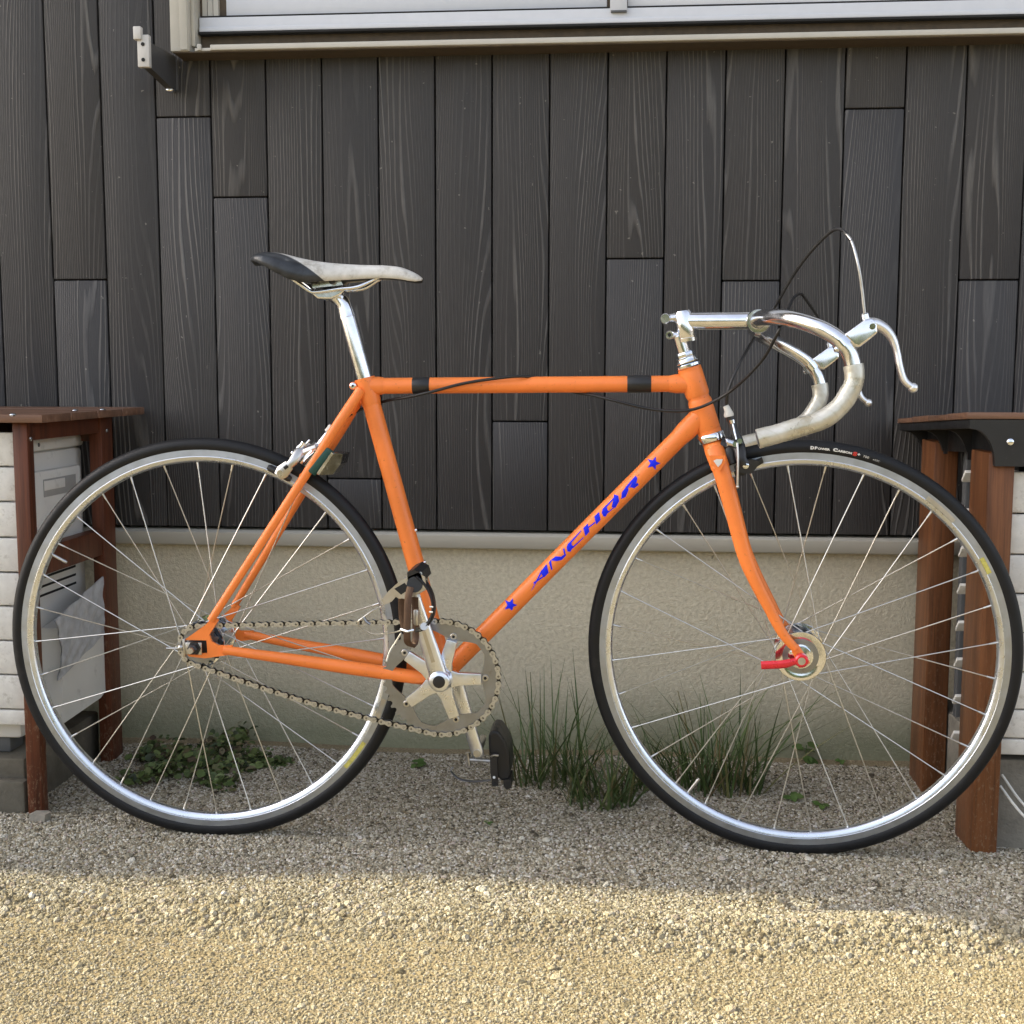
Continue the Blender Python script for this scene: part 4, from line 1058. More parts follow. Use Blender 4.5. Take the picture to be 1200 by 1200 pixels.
def crank(s_, d):
    y0 = s_*.058; y1 = s_*.072
    mb = MB(); p0 = bb+Vector((0, y0, 0)); p1 = bb+d*CL+Vector((0, y1, 0)); n = 14; pts = []; rr_ = []
    for i in range(n+1):
        t = i/n; pts.append(lerp(p0, p1, t)+Vector((0, 0, 0))); rr_.append(lerp(.0150, .0110, min(1, t*1.3)))
    pts.append(p1+d*.008); rr_.append(.0095); pts.append(p1+d*.0115); rr_.append(.005)
    pts.insert(0, p0-d*.012); rr_.insert(0, .0125)
    mb.tube(pts, rr_, 18, up=(0, 1, 0), flat=(.52, 1.0)); mb.lathe([(0, -.0115), (.0150, -.0115), (.0165, -.010), (.0165, .010), (.015, .0115), (0, .0115)], Matrix.Translation(p0), 30)
    mb.build('crank_arm', M['crank'], cs, True, None, 60)
    t = Vector((-d.z, 0, d.x))
    mb = MB(); yy = lambda f_: lerp(y0, y1, f_)+s_*.0078
    mb.prism([bb+d*(CL*.20)+t*.0030+Vector((0, yy(.2), 0)), bb+d*(CL*.80)+t*.0022+Vector((0, yy(.8)-s_*.0012, 0)), bb+d*(CL*.80)-t*.0022+Vector((0, yy(.8)-s_*.0012, 0)), bb+d*(CL*.20)-t*.0030+Vector((0, yy(.2), 0))], (0, s_*.0004, 0)); mb.build('crank_groove', M['alu_dull'], cs, False)
    mb = MB(); mb.lathe([(0, -.0125), (.0085, -.0125), (.0100, -.0120), (.0100, -.010), (0, -.010)] if s_ < 0 else [(0, .0125), (.0085, .0125), (.0100, .0120), (.0100, .010), (0, .010)], Matrix.Translation(p0), 22); mb.build('dust_cap', M['black'], cs)
    mb = MB(); mb.lathe([(0, -.0085), (.0062, -.0085), (.0062, .0085), (0, .0085)], Matrix.Translation(p1), 18); mb.build('pedal_eye', M['alu_dull'], cs)
    return p1
pn = crank(-1, cd); pfar = crank(1, -cd)
# ---- chain
chn = part('chain', bike, (0.2, CY, .33))
B2 = Vector((bb.x, bb.z)); A2 = Vector((RW.x, RW.z))
dv = B2-A2; L = dv.length; base_a = math.atan2(dv.y, dv.x); al = math.asin((PR-cogR)/L)
def pt(c, r, a): return Vector((c.x+r*math.cos(a), c.y+r*math.sin(a)))
tu = base_a+math.pi/2+al; td_ = base_a-math.pi/2-al
path = []
NA = 60
for i in range(NA+1): path.append(pt(B2, PR, lerp(td_, tu, i/NA)))           # round the front
uT, uB = pt(A2, cogR, tu), pt(B2, PR, tu)
for i in range(1, 20): path.append(lerp(uB, uT, i/20))
for i in range(NA+1): path.append(pt(A2, cogR, lerp(tu, td_+2*math.pi, i/NA)))
lA, lB = pt(A2, cogR, td_), pt(B2, PR, td_)
for i in range(1, 20):
    q = lerp(lA, lB, i/20); q = q+Vector((0, -.008*math.sin(math.pi*i/20))); path.append(q)
path.append(path[0])
cum = [0]
for i in range(1, len(path)): cum.append(cum[-1]+(path[i]-path[i-1]).length)
tot = cum[-1]; NL = int(round(tot/.0127/2))*2; pitch = tot/NL
def on_path(s_):
    s_ %= tot
    lo, hi = 0, len(cum)-1
    while hi-lo > 1:
        m_ = (lo+hi)//2
        if cum[m_] <= s_: lo = m_
        else: hi = m_
    return lerp(path[lo], path[hi], (s_-cum[lo])/max(1e-9, cum[hi]-cum[lo]))
def link_mesh(outer):
    mb = MB(); yo = .0038 if outer else .0020; hr = .0047 if outer else .0043
    out = []
    for k in range(9): a = math.pi/2+math.pi*k/8; out.append((-pitch/2+hr*math.cos(a), hr*math.sin(a)))
    out.append((0, -.0024))
    for k in range(9): a = -math.pi/2+math.pi*k/8; out.append((pitch/2+hr*math.cos(a), hr*math.sin(a)))
    out.append((0, .0024))
    for y in (-yo, yo): mb.prism([(x, y-.0005, z) for x, z in out], (0, .001, 0))
    for x in (-pitch/2, pitch/2):
        if outer: mb.tube([(x, -.0043, 0), (x, .0043, 0)], .0018, 8, up=(1, 0, 0), mi=1)
        else: mb.tube([(x, -.0020, 0), (x, .0020, 0)], .0038, 10, up=(1, 0, 0))
    me = mb.mesh('chain_link', False); me.materials.append(M['chainm'] if outer else M['chaindark']); me.materials.append(M['dark']); return me
lm = [link_mesh(True), link_mesh(False)]
for k in range(NL):
    a, b = on_path(k*pitch), on_path((k+1)*pitch); c = (a+b)/2; an = math.atan2(b.y-a.y, b.x-a.x)
    obj('chain_link', lm[k % 2], chn, None, Matrix.Translation((c.x, CY, c.y)) @ Matrix.Rotation(-an, 4, 'Y'))

# ---- pedals with clips and straps
def pedal_near():
    pd = part('pedal', bike, pn)
    ys = pn.y-.012; ye = ys-.085
    mb = MB(); mb.tube([(pn.x, pn.y-.004, pn.z), (pn.x, ys-.004, pn.z)], [.0075, .0065], 14); mb.tube([(pn.x, ys, pn.z), (pn.x, ye+.008, pn.z)], [.009, .0075], 14); mb.build('spindle', M['alu_dull'], pd)
    yo = ye
    P = lambda x, y, Y=ye: at(x, y, Y)
    # toothed alloy cage plate and its far twin
    k = [(447, 703), (455, 693), (465, 684), (476, 677), (490, 671), (498, 676), (500, 690), (488, 697), (474, 702), (462, 699), (456, 706), (450, 709)]
    mb = MB(); mb.prism([P(x, y) for x, y in k], (0, .003, 0))
    mb.prism([P(x+3, y-1, ys-.004) for x, y in k], (0, .003, 0))
    for q in (0, 2, 4, 7): mb.tube([P(*k[q])+Vector((.003, .003, -.002)), P(*k[q], ys-.003)+Vector((.003, .002, -.002))], .0028, 8)
    mb.build('cage', M['alu_dull'], pd, False)
    kk = [(462, 690), (474, 683), (480, 690), (470, 697)]
    mb = MB(); mb.prism([P(x, y, ye-.0004) for x, y in kk], (0, .002, 0)); mb.build('cage_slot', M['dark'], pd, False)
    mb = MB(); mb.prism([P(477, 671), P(485, 667.5), P(493, 672), P(496, 682), P(488, 688), P(478, 682)], (0, .080, 0)); mb.build('pedal_body', M['black'], pd, False)
    mb = MB(); mb.tube([P(486, 685, ye-.002), P(486, 685, ye+.02)], [.012, .012], 18); mb.build('end_cap', M['blackmetal'], pd)
    # toe clip: bowed black strip
    cl = [(489, 674), (499, 684), (505.5, 696), (508.3, 709), (507, 721), (502, 730), (495, 736.5), (488, 738)]
    for Yc, nm in ((ye+.010, 'toe_clip'),):
        mb = MB(); mb.tube(spline([P(x, y, Yc) for x, y in cl], 5), .0052, 10, up=(0, 1, 0), flat=(2.6, .62)); mb.build(nm, M['black'], pd)
    mb = MB(); mb.tube([P(497, 734, ye-.004), P(494, 736.5, ye+.02)], [.006, .0045], 10); mb.build('clip_tip', M['alu_dull'], pd)
    mb = MB()
    for (x, y, Yc) in ((505.5, 711, ye-.004), (505, 717, ye-.004)): mb.tube([P(x-2, y, Yc), P(x+2.2, y+.4, Yc)], .0014, 6)
    mb.build('clip_print', M['whitedecal'], pd)
    # leather strap loop
    sl = spline([P(481, 688, ye-.010), P(478.5, 700, ye-.016), P(477.5, 720, ye-.016), P(477, 742, ye-.013), P(478, 753, ye-.004), P(484, 756, ye+.03), P(487, 748, ye+.05), P(487, 725, ye+.05), P(486, 700, ye+.045)], 5)
    mb = MB(); mb.tube(sl, .0056, 10, up=(0, 1, 0), flat=(.28, 1.0)); mb.v = mb.v; mb.build('toe_strap', M['leather'], pd)
    mb = MB(); mb.tube(spline([P(472, 692, ye+.02), P(470.5, 705, ye+.025), P(471, 722, ye+.03), P(474, 738, ye+.03)], 4), .0052, 10, up=(0, 1, 0), flat=(.3, 1)); mb.build('strap_inner', M['leather'], pd)
    mb = MB(); mb.tube([P(470, 737.5, ye-.012), P(477, 740, ye-.0185), P(484, 738.5, ye-.010)], .0024, 8); mb.build('strap_buckle', M['alu'], pd)
    mb = MB(); mb.tube(spline([P(474, 738, ye+.01), P(462, 741, ye+.01), P(448, 743, ye), P(437, 743, ye), P(428, 739, ye), P(421, 733, ye-.002), P(420, 728, ye-.004), P(425, 724, ye-.004), P(436, 716, ye), P(446, 711, ye+.01)], 5), .0012, 7); mb.build('wire_loop', M['alu_dull'], pd)
    mb = MB(); mb.tube(spline([P(426, 723, ye-.003), P(429, 728, ye-.003), P(434, 731.5, ye-.003)], 4), .0030, 8, up=(0, 1, 0), flat=(1, .8)); mb.build('loop_tab', M['ring'], pd)
    mb = MB(); mb.box(tuple(P(487.5, 724, ye)-Vector((.004, 0, .012))), tuple(P(487.5, 724, ye)+Vector((.004, .01, .012))), bev=.002); mb.build('strap_slider', M['alu_dull'], pd)
    mb = MB(); mb.tube(spline([P(470, 742, ye+.02), P(464, 752, ye+.03), P(457, 763, ye+.03), P(453, 775, ye+.03)], 4), .0013, 7); mb.build('strap_tail', M['plastic_white'], pd)
pedal_near()
def pedal_far():
    pd = part('pedal', bike, pfar); y0 = pfar.y+.012; y1 = y0+.085
    P = lambda x, y, Y=y0: at(x, y, Y)
    mb = MB(); mb.tube([(pfar.x, pfar.y, pfar.z), (pfar.x, y0+.07, pfar.z)], [.0075, .007], 14); mb.build('spindle', M['alu_dull'], pd)
    k = [(572, 862), (577, 856), (584, 857), (592, 868), (596.5, 880), (598, 903), (596, 914), (588, 916), (577, 906), (573, 885)]
    mb = MB(); m0 = [P(x, y, y0+.006) for x, y in k]; mb.prism(m0, (0, .075, 0)); me = mb.mesh('clip_body', False)
    bm = bmesh.new(); bm.from_mesh(me); bmesh.ops.bevel(bm, geom=list(bm.edges), offset=.0045, segments=2, profile=.6, affect='EDGES'); bm.to_mesh(me); bm.free()
    obj('toe_clip', me, pd, M['black'])
    mb = MB(); k = [(574, 884), (582, 884), (584, 921), (577, 922), (574.5, 905)]
    mb.prism([P(x, y, y0) for x, y in k], (0, .005, 0)); mb.build('cage', M['blackmetal'], pd, False)
    mb = MB(); k = [(590, 914), (598, 913), (599, 923), (594, 926), (590, 921)]; mb.prism([P(x, y, y0) for x, y in k], (0, .05, 0)); mb.build('cage_foot', M['black'], pd, False)
    for x, y in ((579, 911), (580, 918)):
        mb = MB(); mb.tube([P(x, y, y0-.0012), P(x, y, y0+.002)], .0024 if y < 915 else .003, 10, up=(1, 0, 0)); mb.build('rivet', M['alu_dull'] if y < 915 else M['dark'], pd)
    mb = MB(); mb.tube(spline([P(575.5, 886.5), P(579, 885, y0-.003), P(584, 885.5, y0-.002)], 3), .002, 8); mb.build('strap_buckle', M['alu_dull'], pd)
    mb = MB(); mb.tube([P(548, 882, y0+.02), P(550, 897, y0+.02)], [.005, .0045], 10, flat=(1, .8)); mb.tube([P(549, 890, y0+.02), P(578, 892, y0+.02)], .0035, 8); mb.build('cage_plate', M['alu_dull'], pd)
    mb = MB(); mb.tube(spline([P(575, 914, y0+.01), P(556, 915.5, y0+.01), P(541, 913.5, y0), P(533, 909, y0-.005), P(528.5, 903, y0-.01), P(531, 899, y0-.01)], 5), .0026, 8, up=(0, 1, 0), flat=(1.5, .6)); mb.build('toe_strap', M['ring'], pd)
pedal_far()

# ---- seat post and saddle
post = part('seat_post', bike, st_top)
pt0 = lerp(st_top, bb, .10); pt1 = at(407.5, 371)
mb = MB(); mb.tube([pt0, st_top, lerp(st_top, pt1, .97), pt1], [.0136, .0136, .0136, .0130], 22); mb.build('tube', M['alu'], post)
mb = MB(); mb.tube(spline([pt1+Vector((.0003, 0, -.001)), at(403, 357), at(396, 349.5), at(388, 345), at(378, 344.5)], 5), [.0130, .0124, .0122, .0118, .0115, .0112, .0110, .0108, .0105, .0105, .0104, .0103, .0102, .0100, .0098, .0096, .0094, .0098, .0096, .0092, .0085], 18, up=(0, 1, 0), flat=(1.15, 1.12)); mb.build('neck', M['alu'], post)
k = [(365, 339.5), (402, 336), (404, 341), (398, 346), (388, 350.5), (372, 350), (366, 345)]
mb = MB(); mb.prism([at(x, y, -.022) for x, y in k], (0, .044, 0)); me = mb.mesh('cradle', False)
bm = bmesh.new(); bm.from_mesh(me); bmesh.ops.bevel(bm, geom=list(bm.edges), offset=.0025, segments=2, profile=.6, affect='EDGES'); bm.to_mesh(me); bm.free(); obj('cradle', me, post, M['alu'])
k = [(367, 330), (385, 328.5), (399, 327.5), (402, 334), (366, 337.5)]
mb = MB(); mb.prism([at(x, y, -.024) for x, y in k], (0, .048, 0)); mb.build('top_clamp', M['alu'], post, False)
mb = MB(); c = at(394, 331, 0); mb.tube([(c.x, -.030, c.z), (c.x, .030, c.z)], .0052, 12); c = at(371, 331, 0); mb.tube([(c.x, -.028, c.z), (c.x, .028, c.z)], .0048, 12); mb.build('clamp_bolt', M['blackmetal'], post)
sad = part('saddle', bike, at(390, 320))
stn = [  # px x, px y top, half width, drop of the skirt, px y of belly
 (299.5, 306, .020, .004), (303, 301.5, .044, .010), (310, 298, .058, .016), (320, 296.6, .066, .024), (334, 298, .069, .033), (350, 302, .067, .038), (366, 305.5, .058, .038), (384, 308, .046, .032), (405, 309.8, .034, .027), (428, 310.8, .026, .023), (450, 311.2, .0215, .021), (468, 313, .020, .020), (480, 317, .0185, .017), (489, 321.5, .014, .012), (495, 326, .004, .004)]
NS = 22; mb = MB(); V = []
base_pts = [(at(x, y, 0), w_, h_) for x, y, w_, h_ in stn]
fine_c = spline([p for p, _, _ in base_pts], 4); fw = resamp([w_ for _, w_, _ in base_pts], 4); fh = resamp([h_ for _, _, h_ in base_pts], 4)
for c, w_, h_ in zip(fine_c, fw, fh):
    for k in range(NS+1):
        a = math.pi*k/NS; y = -w_*math.cos(a)*(abs(math.cos(a))**-.18 if abs(math.cos(a)) > 1e-6 else 1)
        z = -h_*(1-max(0, math.sin(a))**.55)
        V.append((c.x, y, c.z+z))
n1 = NS+1; F = [(i*n1+k, i*n1+k+1, (i+1)*n1+k+1, (i+1)*n1+k) for i in range(len(fine_c)-1) for k in range(NS)]
mb.add(V, F); me = mb.mesh('cover', True, 70); so = obj('cover', me, sad, M['white_leather'])
sm = so.modifiers.new('thickness', 'SOLIDIFY'); sm.thickness = .005; sm.offset = -1
mb = MB(); V = []
for c, w_, h_ in zip(fine_c, fw, fh):
    for k in range(7):
        t = -1+2*k/6; V.append((c.x, w_*.93*t, c.z-h_*.86-.004*(1-t*t)))
F = [(i*7+k, i*7+k+1, (i+1)*7+k+1, (i+1)*7+k) for i in range(len(fine_c)-1) for k in range(6)]
mb.add(V, F); mb.add([(x, y, z+.002) for x, y, z in V], F); mb.build('base_shell', M['black'], sad)
for s_ in (-1, 1):
    Yr = s_*.022
    rl = [at(340, 325, s_*.035), at(350, 332, s_*.03), at(363, 341, Yr), at(372, 342, Yr), at(398, 338.5, Yr), at(413, 337.3, Yr), at(424, 334.5, Yr*.95), at(440, 326.5, Yr*.6), at(452, 321, Yr*.5), at(464, 319.5, Yr*.4)]
    if s_ > 0:
        nr = [at(340, 325, -.035), at(350, 332, -.03), at(363, 341, -.022), at(372, 342, -.022), at(398, 338.5, -.022), at(413, 337.3, -.022), at(424, 334.5, -.021), at(440, 326.5, -.0132), at(452, 321, -.011), at(464, 319.5, -.0088)]
        rl = [Vector((p.x, -p.y, p.z)) for p in nr]
    mb = MB(); mb.tube(spline(rl, 5), .0035, 10); mb.build('rail', M['chrome'], sad)
mb = MB(); c0 = at(455, 318, 0); c1_ = at(492, 326.5, 0)
mb.prism([at(452, 321, -.012), at(470, 324, -.012), at(474, 329.5, -.012), at(490, 329.5, -.008), at(494, 326.5, -.004), at(470, 319, -.012)], (0, .022, 0)); mb.build('nose_piece', M['black'], sad, False)
mb = MB(); mb.prism([at(306, 304, -.03), at(318, 316, -.03), at(333, 325, -.03), at(352, 330, -.03), at(372, 333, -.03), at(374, 320, -.03), at(330, 308, -.03)], (0, .06, 0)); mb.build('tail_piece', M['black'], sad, False)

# ---- rear brake, reflector band
rbk = part('rear_brake', bike, at(355, 530))
YB_ = -.028
mb = MB(); mb.tube([at(389, 502, 0), at(385, 508, 0), at(384, 509.5, 0), at(373, 523, 0)], [.0046, .0050, .0068, .0060], 14); mb.build('barrel_adjuster', M['alu'], rbk)
mb = MB(); mb.tube([at(389.5, 499.5, 0), at(384, 506.5, 0)], [.0060, .0062], 14); mb.build('adjuster_cap', M['plastic_white'], rbk)
for sd in (-1, 1):
    def Q(x, y, o=.028):
        p = at(x, y, -o); return Vector((p.x, -sd*0+(-o if sd < 0 else o), p.z))
    mb = MB(); mb.tube(spline([Q(358, 524, .012), Q(350, 531, .024), Q(343, 541, .032), Q(334, 549, .034)], 5), [.0068+.0012*math.sin(i*.35) for i in range(16)], 12, up=(0, 1, 0), flat=(.75, 1.15))
    mb.tube([Q(339, 545, .034), Q(331, 553, .034), Q(326, 558, .034)], [.0085, .0115, .0080], 14, up=(0, 1, 0), flat=(.4, 1)); mb.build('brake_arm', M['alu_dull'], rbk)
    mb = MB(); c = Q(328, 554.5, .039); mb.tube([c, c+Vector((0, .012*(1 if sd < 0 else -1), 0))], .0052, 12, up=(1, 0, 0)); mb.build('pad_bolt', M['chrome'], rbk)
    mb = MB(); mb.tube([Q(333, 549, .0395), Q(337, 546, .0395)], .0028, 8, up=(0, 1, 0), flat=(.4, 1)); mb.build('arm_slot', M['dark'], rbk)
    mb = MB(); a = Q(314, 547, .0225); b = Q(341, 562, .0225); mb.tube([a, lerp(a, b, .1), lerp(a, b, .9), b], [.004, .0056, .0056, .004], 10, up=(0, 1, 0), flat=(1.1, 1)); mb.build('brake_pad', M['black'], rbk)
mb = MB(); mb.tube([at(372, 524, -.012), at(358, 530, -.012), at(350, 535, -.012)], [.008, .0095, .007], 12, up=(0, 1, 0), flat=(1.5, 1)); mb.build('caliper_body', M['alu_dull'], rbk)
mb = MB(); mb.tube([at(349, 526, -.02), at(354, 521.5, -.02), at(356, 518, -.02)], .0042, 10); mb.sphere(at(343.5, 531, -.022), .0045, 10, 6); mb.tube([at(357, 522, -.02), at(363, 515.5, -.021)], .0017, 8); mb.build('cable_anchor', M['chrome'], rbk)
mb = MB(); mb.tube([at(367, 528, -.018), at(353, 541.5, -.018)], [.0075, .0075], 12, flat=(1, .7)); mb.build('link_plate', M['alu'], rbk)
rfl = part('reflector', bike, at(376, 538))
se_ = at(364, 553.5, -.0285); s1_ = at(385, 525, -.024)
mb = MB(); mb.tube([lerp(s1_, se_, 0), lerp(s1_, se_, .03), lerp(s1_, se_, .97), se_], [.0094, .0101, .0097, .0090], 20); mb.build('band', M['green'], rfl)
mb = MB(); mb.prism([at(374, 522, -.034), at(376.5, 524, -.034), at(360, 548.5, -.034), at(357, 546.5, -.034)], (0, .02, 0)); mb.build('band_edge', M['alu'], rfl, False)
mb = MB(); mb.prism([at(388.5, 529.5, -.034), at(390.5, 532, -.034), at(374, 556.5, -.034), at(371, 554.5, -.034)], (0, .02, 0)); mb.build('band_edge', M['alu'], rfl, False)
mb = MB(); mb.prism([at(390, 530.5, -.028), at(402, 532, -.028), at(399, 544, -.028), at(390, 556, -.028), at(375, 557, -.028)], (0, .05, 0)); mb.build('mirror_plate', M['mirror'], rfl, False)

# ---- front brake
fb = part('front_brake', bike, sp(860, 520))
mb = MB(); mb.tube([sp(850.5, 475.5, -.022), sp(853, 481, -.022), sp(854, 485.5, -.022), sp(854.5, 488, -.022)], [.0046, .0056, .0078, .0074], 14); mb.build('barrel_adjuster', M['plastic_white'], fb)
mb = MB(); mb.tube([sp(854.5, 488, -.022), sp(856.5, 494, -.022)], [.006, .0055], 12); mb.tube([sp(857, 492, -.02), sp(860, 503, -.022), sp(864, 514, -.024), sp(866, 521, -.024)], [.006, .0065, .008, .0085], 12, up=FN, flat=(.9, 1)); mb.build('upper_arm', M['blackmetal'], fb)
mb = MB(); mb.tube([sp(857.5, 492, -.027), sp(858.5, 496, -.027)], .0042, 10); mb.tube([sp(858.5, 496, -.028), sp(863, 515, -.036)], .0016, 8); mb.build('inner_wire', M['alu'], fb)
mb = MB(); mb.tube(spline([sp(864, 519, -.036), sp(864.8, 535, -.040), sp(864.6, 552, -.042), sp(864.3, 570, -.042)], 4), .0019, 8); mb.sphere(sp(864.3, 570.5, -.042), .0028, 8, 6); mb.build('wire_tail', M['alu_dull'], fb)
mb = MB(); mb.tube([sp(844, 520, .0), sp(851, 522, -.0), sp(860, 522, -.0)], [.012, .013, .012], 16, up=FN, flat=(2.0, 1)); mb.build('pivot_block', M['blackmetal'], fb)
sprg = []
for i in range(70):
    t = i/69; a = t*2*math.pi*6; c = lerp(sp(851, 517.5, -.028), sp(861, 520.5, -.028), t); sprg.append(c+ax*(.0065*math.cos(a))+FN*(.0065*math.sin(a)))
mb = MB(); mb.tube(sprg, .0011, 6); mb.build('spring', M['chrome'], fb)
mb = MB()
for x, y in ((861.5, 520.5), (867, 517)): mb.tube([sp(x, y, -.036), sp(x, y, -.024)], .0042, 10, up=ax)
mb.build('pivot_bolt', M['chrome'], fb)
for sd in (-1, 1):
    mr = (lambda p: p) if sd < 0 else mirror
    mb = MB(); mb.tube(spline([mr(sp(862, 519, -.018)), mr(sp(867, 528, -.026)), mr(sp(868.5, 538, -.031)), mr(sp(874, 545, -.031))], 5), [.010, .0098, .0095, .0092, .009, .0088, .0086, .0084, .0082, .008, .0078, .0076, .0074, .0073, .0072, .007], 12, up=FN, flat=(.7, 1.1))
    mb.tube(spline([mr(sp(856, 520, -.018)), mr(sp(855, 532, -.022)), mr(sp(858, 543, -.024))], 4), [.009]*9, 10, up=FN, flat=(.7, 1)); mb.build('brake_arm', M['blackmetal'], fb)
    mb = MB(); mb.prism([mr(sp(x, y, -.033)) for x, y in ((860, 547), (868, 543), (878, 538.5), (891, 540.5), (886, 549), (880, 555.5), (871, 554.5), (862, 553))], mr(ht_b+FN*.014)-mr(ht_b)); mb.build('pad_holder', M['black'], fb, False)
    mb = MB(); c = mr(sp(873.7, 545.5, -.0335)); mb.lathe([(0, -.0022*-sd if sd > 0 else -.0022), (.0038, -.0022 if sd < 0 else .0022), (.0052, -.0012 if sd < 0 else .0012), (.0052, .001), (0, .001)], axis_matrix(c, FN), 16); mb.build('pad_bolt', M['chrome'], fb)
    mb = MB(); mb.prism([mr(sp(x, y, -.019)) for x, y in ((860, 553), (872, 545), (893, 536), (895, 542), (872, 557), (862, 559))], mr(ht_b+FN*.007)-mr(ht_b)); mb.build('brake_pad', M['black'], fb, False)

# ================================================================== PLANTS AND GRAVEL
def blade(mb, base, ang, lean, h, w_, bend):
    d = Vector((math.cos(ang), math.sin(ang), 0)); s_ = Vector((-d.y, d.x, 0)); n = 5; V = []; F = []
    tw = rnd.uniform(-.6, .6); s_ = (Quaternion((0, 0, 1), tw) @ s_)
    for i in range(n+1):
        t = i/n; p = base+d*(lean*t+bend*t*t)*h+Vector((0, 0, h*(t-.18*bend*t*t)))
        ww = w_*(1-t**1.6)*.5+.0002
        V += [p-s_*ww, p+s_*ww]
    F = [(2*i, 2*i+1, 2*i+3, 2*i+2) for i in range(n)]
    mb.add(V, F)
def clump(px, py, rx, ry, cnt, hmax, label, fan=.45):
    c = atZ(px, py, 0); mb = MB()
    for i in range(cnt):
        a = rnd.uniform(0, 2*math.pi); q = math.sqrt(rnd.random()); bx, by = rx*q*math.cos(a), ry*q*math.sin(a)
        h = hmax*(.35+.65*rnd.random()**1.3); out = math.atan2(by*1.5+rnd.gauss(0, .06), bx+rnd.gauss(0, .07))
        y = min(c.y+by, WY-.03)
        lean = abs(rnd.gauss(.05, fan*1.2)); lean = min(lean, 1.1)
        if c.y+by+math.sin(out)*h*lean*1.2 > WY: out = -out
        blade(mb, Vector((c.x+bx, y, ground_z(c.x+bx, y)-.004)), out, lean*.7, h, rnd.uniform(.0030, .0052), rnd.uniform(0, .5)*rnd.choice((.3, .8, 1.6, 2.3)))
    o = mb.build('grass_clump', M['grass'], None, True, None, 180); tag(o, label, 'grass', 'tufts of grass growing along the foundation')
    return o
clump(648, 917, .080, .05, 95, .24, 'tall tuft of narrow grass beside the lower pedal')
clump(703, 942, .060, .045, 120, .165, 'short dense tuft of grass just left of the front tyre', .6)
clump(835, 928, .095, .05, 150, .22, 'wide tuft of grass seen through the spokes of the front wheel', .5)
clump(757, 925, .045, .04, 50, .16, 'small tuft of grass behind the lower left of the front tyre')
# creeping weeds at the foot of the wall, behind the rear wheel
def leafquad(mb, p, s_, nrm, rot):
    q = nrm.to_track_quat('Z', 'Y') @ Quaternion((0, 0, 1), rot)
    sh = [(-.5, 0), (-.28, .36), (.12, .40), (.5, .08), (.5, -.08), (.12, -.40), (-.28, -.36)]
    V = [p+q @ Vector((x*s_, y*s_, .10*s_*(abs(y)*2)**2)) for x, y in sh]+[p+q @ Vector((0, 0, -.03*s_))]
    mb.add(V, [(i, (i+1) % 7, 7) for i in range(7)])
mb = MB(); wc = atZ(235, 900, 0)
wl, wr_ = atZ(130, 905, 0), atZ(345, 893, 0)
for i in range(3000):
    u = rnd.uniform(-1, 1); v_ = rnd.uniform(-1, 1)
    edge_ = .80+.22*math.sin(math.atan2(v_, u)*5+.7)+.12*math.sin(math.atan2(v_, u)*11)
    if u*u+v_*v_ > edge_*edge_*(1.15-.75*rnd.random()**2): continue
    if math.sin(u*9+1)*math.sin(v_*7+u*4) > .62 and rnd.random() < .7: continue
    x = (wl.x+wr_.x)/2+u*(wr_.x-wl.x)*.52; y = .350+v_*.165
    if y > WY-.015: continue
    hh = .040*(1-u*u*.8)*(.6+.4*math.sin(x*31)*math.sin(y*23+1))*rnd.random()+.004+max(0, y-.38)*.22*rnd.random()
    nr = Vector((rnd.gauss(0, .5), rnd.gauss(-.25, .5), 1)).normalized()
    leafquad(mb, Vector((x, y, hh)), rnd.choice((.007, .010, .013, .018))*rnd.uniform(.8, 1.2), nr, rnd.uniform(0, 6.28))
tag(mb.build('ground_cover', M['leaf'], None, True, None, 180), 'low creeping weeds at the foot of the wall behind the rear wheel', 'weeds', None, 'stuff')
def sprout(px, py, n, s_, label, up_=.5):
    c = atZ(px, py, 0); mb = MB(); z0 = ground_z(c.x, c.y)
    mb.tube([c+Vector((0, 0, z0-.005)), c+Vector((.001, 0, z0+s_*up_*1.5))], .0011, 6)
    for k in range(n):
        a = k*2.4+rnd.uniform(-.3, .3); d = Vector((math.cos(a), math.sin(a), 0)); p = c+d*s_*rnd.uniform(.35, .8)+Vector((0, 0, z0+s_*rnd.uniform(.15, up_*1.6)))
        leafquad(mb, p, s_*rnd.uniform(.7, 1.1), (Vector((0, -.2, 1))+d*rnd.uniform(-.2, .6)).normalized(), a)
    tag(mb.build('weed_sprout', M['sprout'], None, True, None, 180), label, 'weed', 'small weeds in the gravel')
sprout(490, 897, 12, .016, 'small green sprout in the gravel between the chainring and the rear tyre', .6)
sprout(944, 890, 6, .026, 'broad-leaved green sprout by the foundation inside the front wheel', .9)
sprout(928, 941, 5, .022, 'bright flat-leaved sprout lying in the gravel inside the bottom of the front wheel', .3)
sprout(963, 948, 5, .018, 'dark flat sprout just right of the bright sprout inside the front wheel', .25)
sprout(573, 968, 4, .009, 'tiny pale green sprout in open gravel below the pedal', .4)
sprout(985, 893, 5, .012, 'small pale sprout by the foundation left of the right stand', .6)
# clipped hedge added unseen behind the camera to darken the metal's reflections
hg = MB()
for i in range(60):
    x = -9+i*.31; hg.sphere((x, -7.5+rnd.uniform(-.15, .15), .9+rnd.uniform(-.1, .1)), .5, 10, 7, 0, (.75, .9, 1.75+rnd.uniform(-.1, .15)))
hgo = hg.build('added_hedge', M['leaf']); tag(hgo, kind='structure')
# loose pale stone by the left post
c = atZ(47, 962, 0); mb = MB()
poly = [(-.016, -.009), (.013, -.011), (.018, .003), (.009, .011), (-.012, .009)]
mb.prism([(c.x+x, c.y+y, -.001) for x, y in poly], (.001, .001, .016)); tag(mb.build('stone', M['concrete'], None, False), 'pale broken stone on the gravel at the foot of the left post', 'stone')

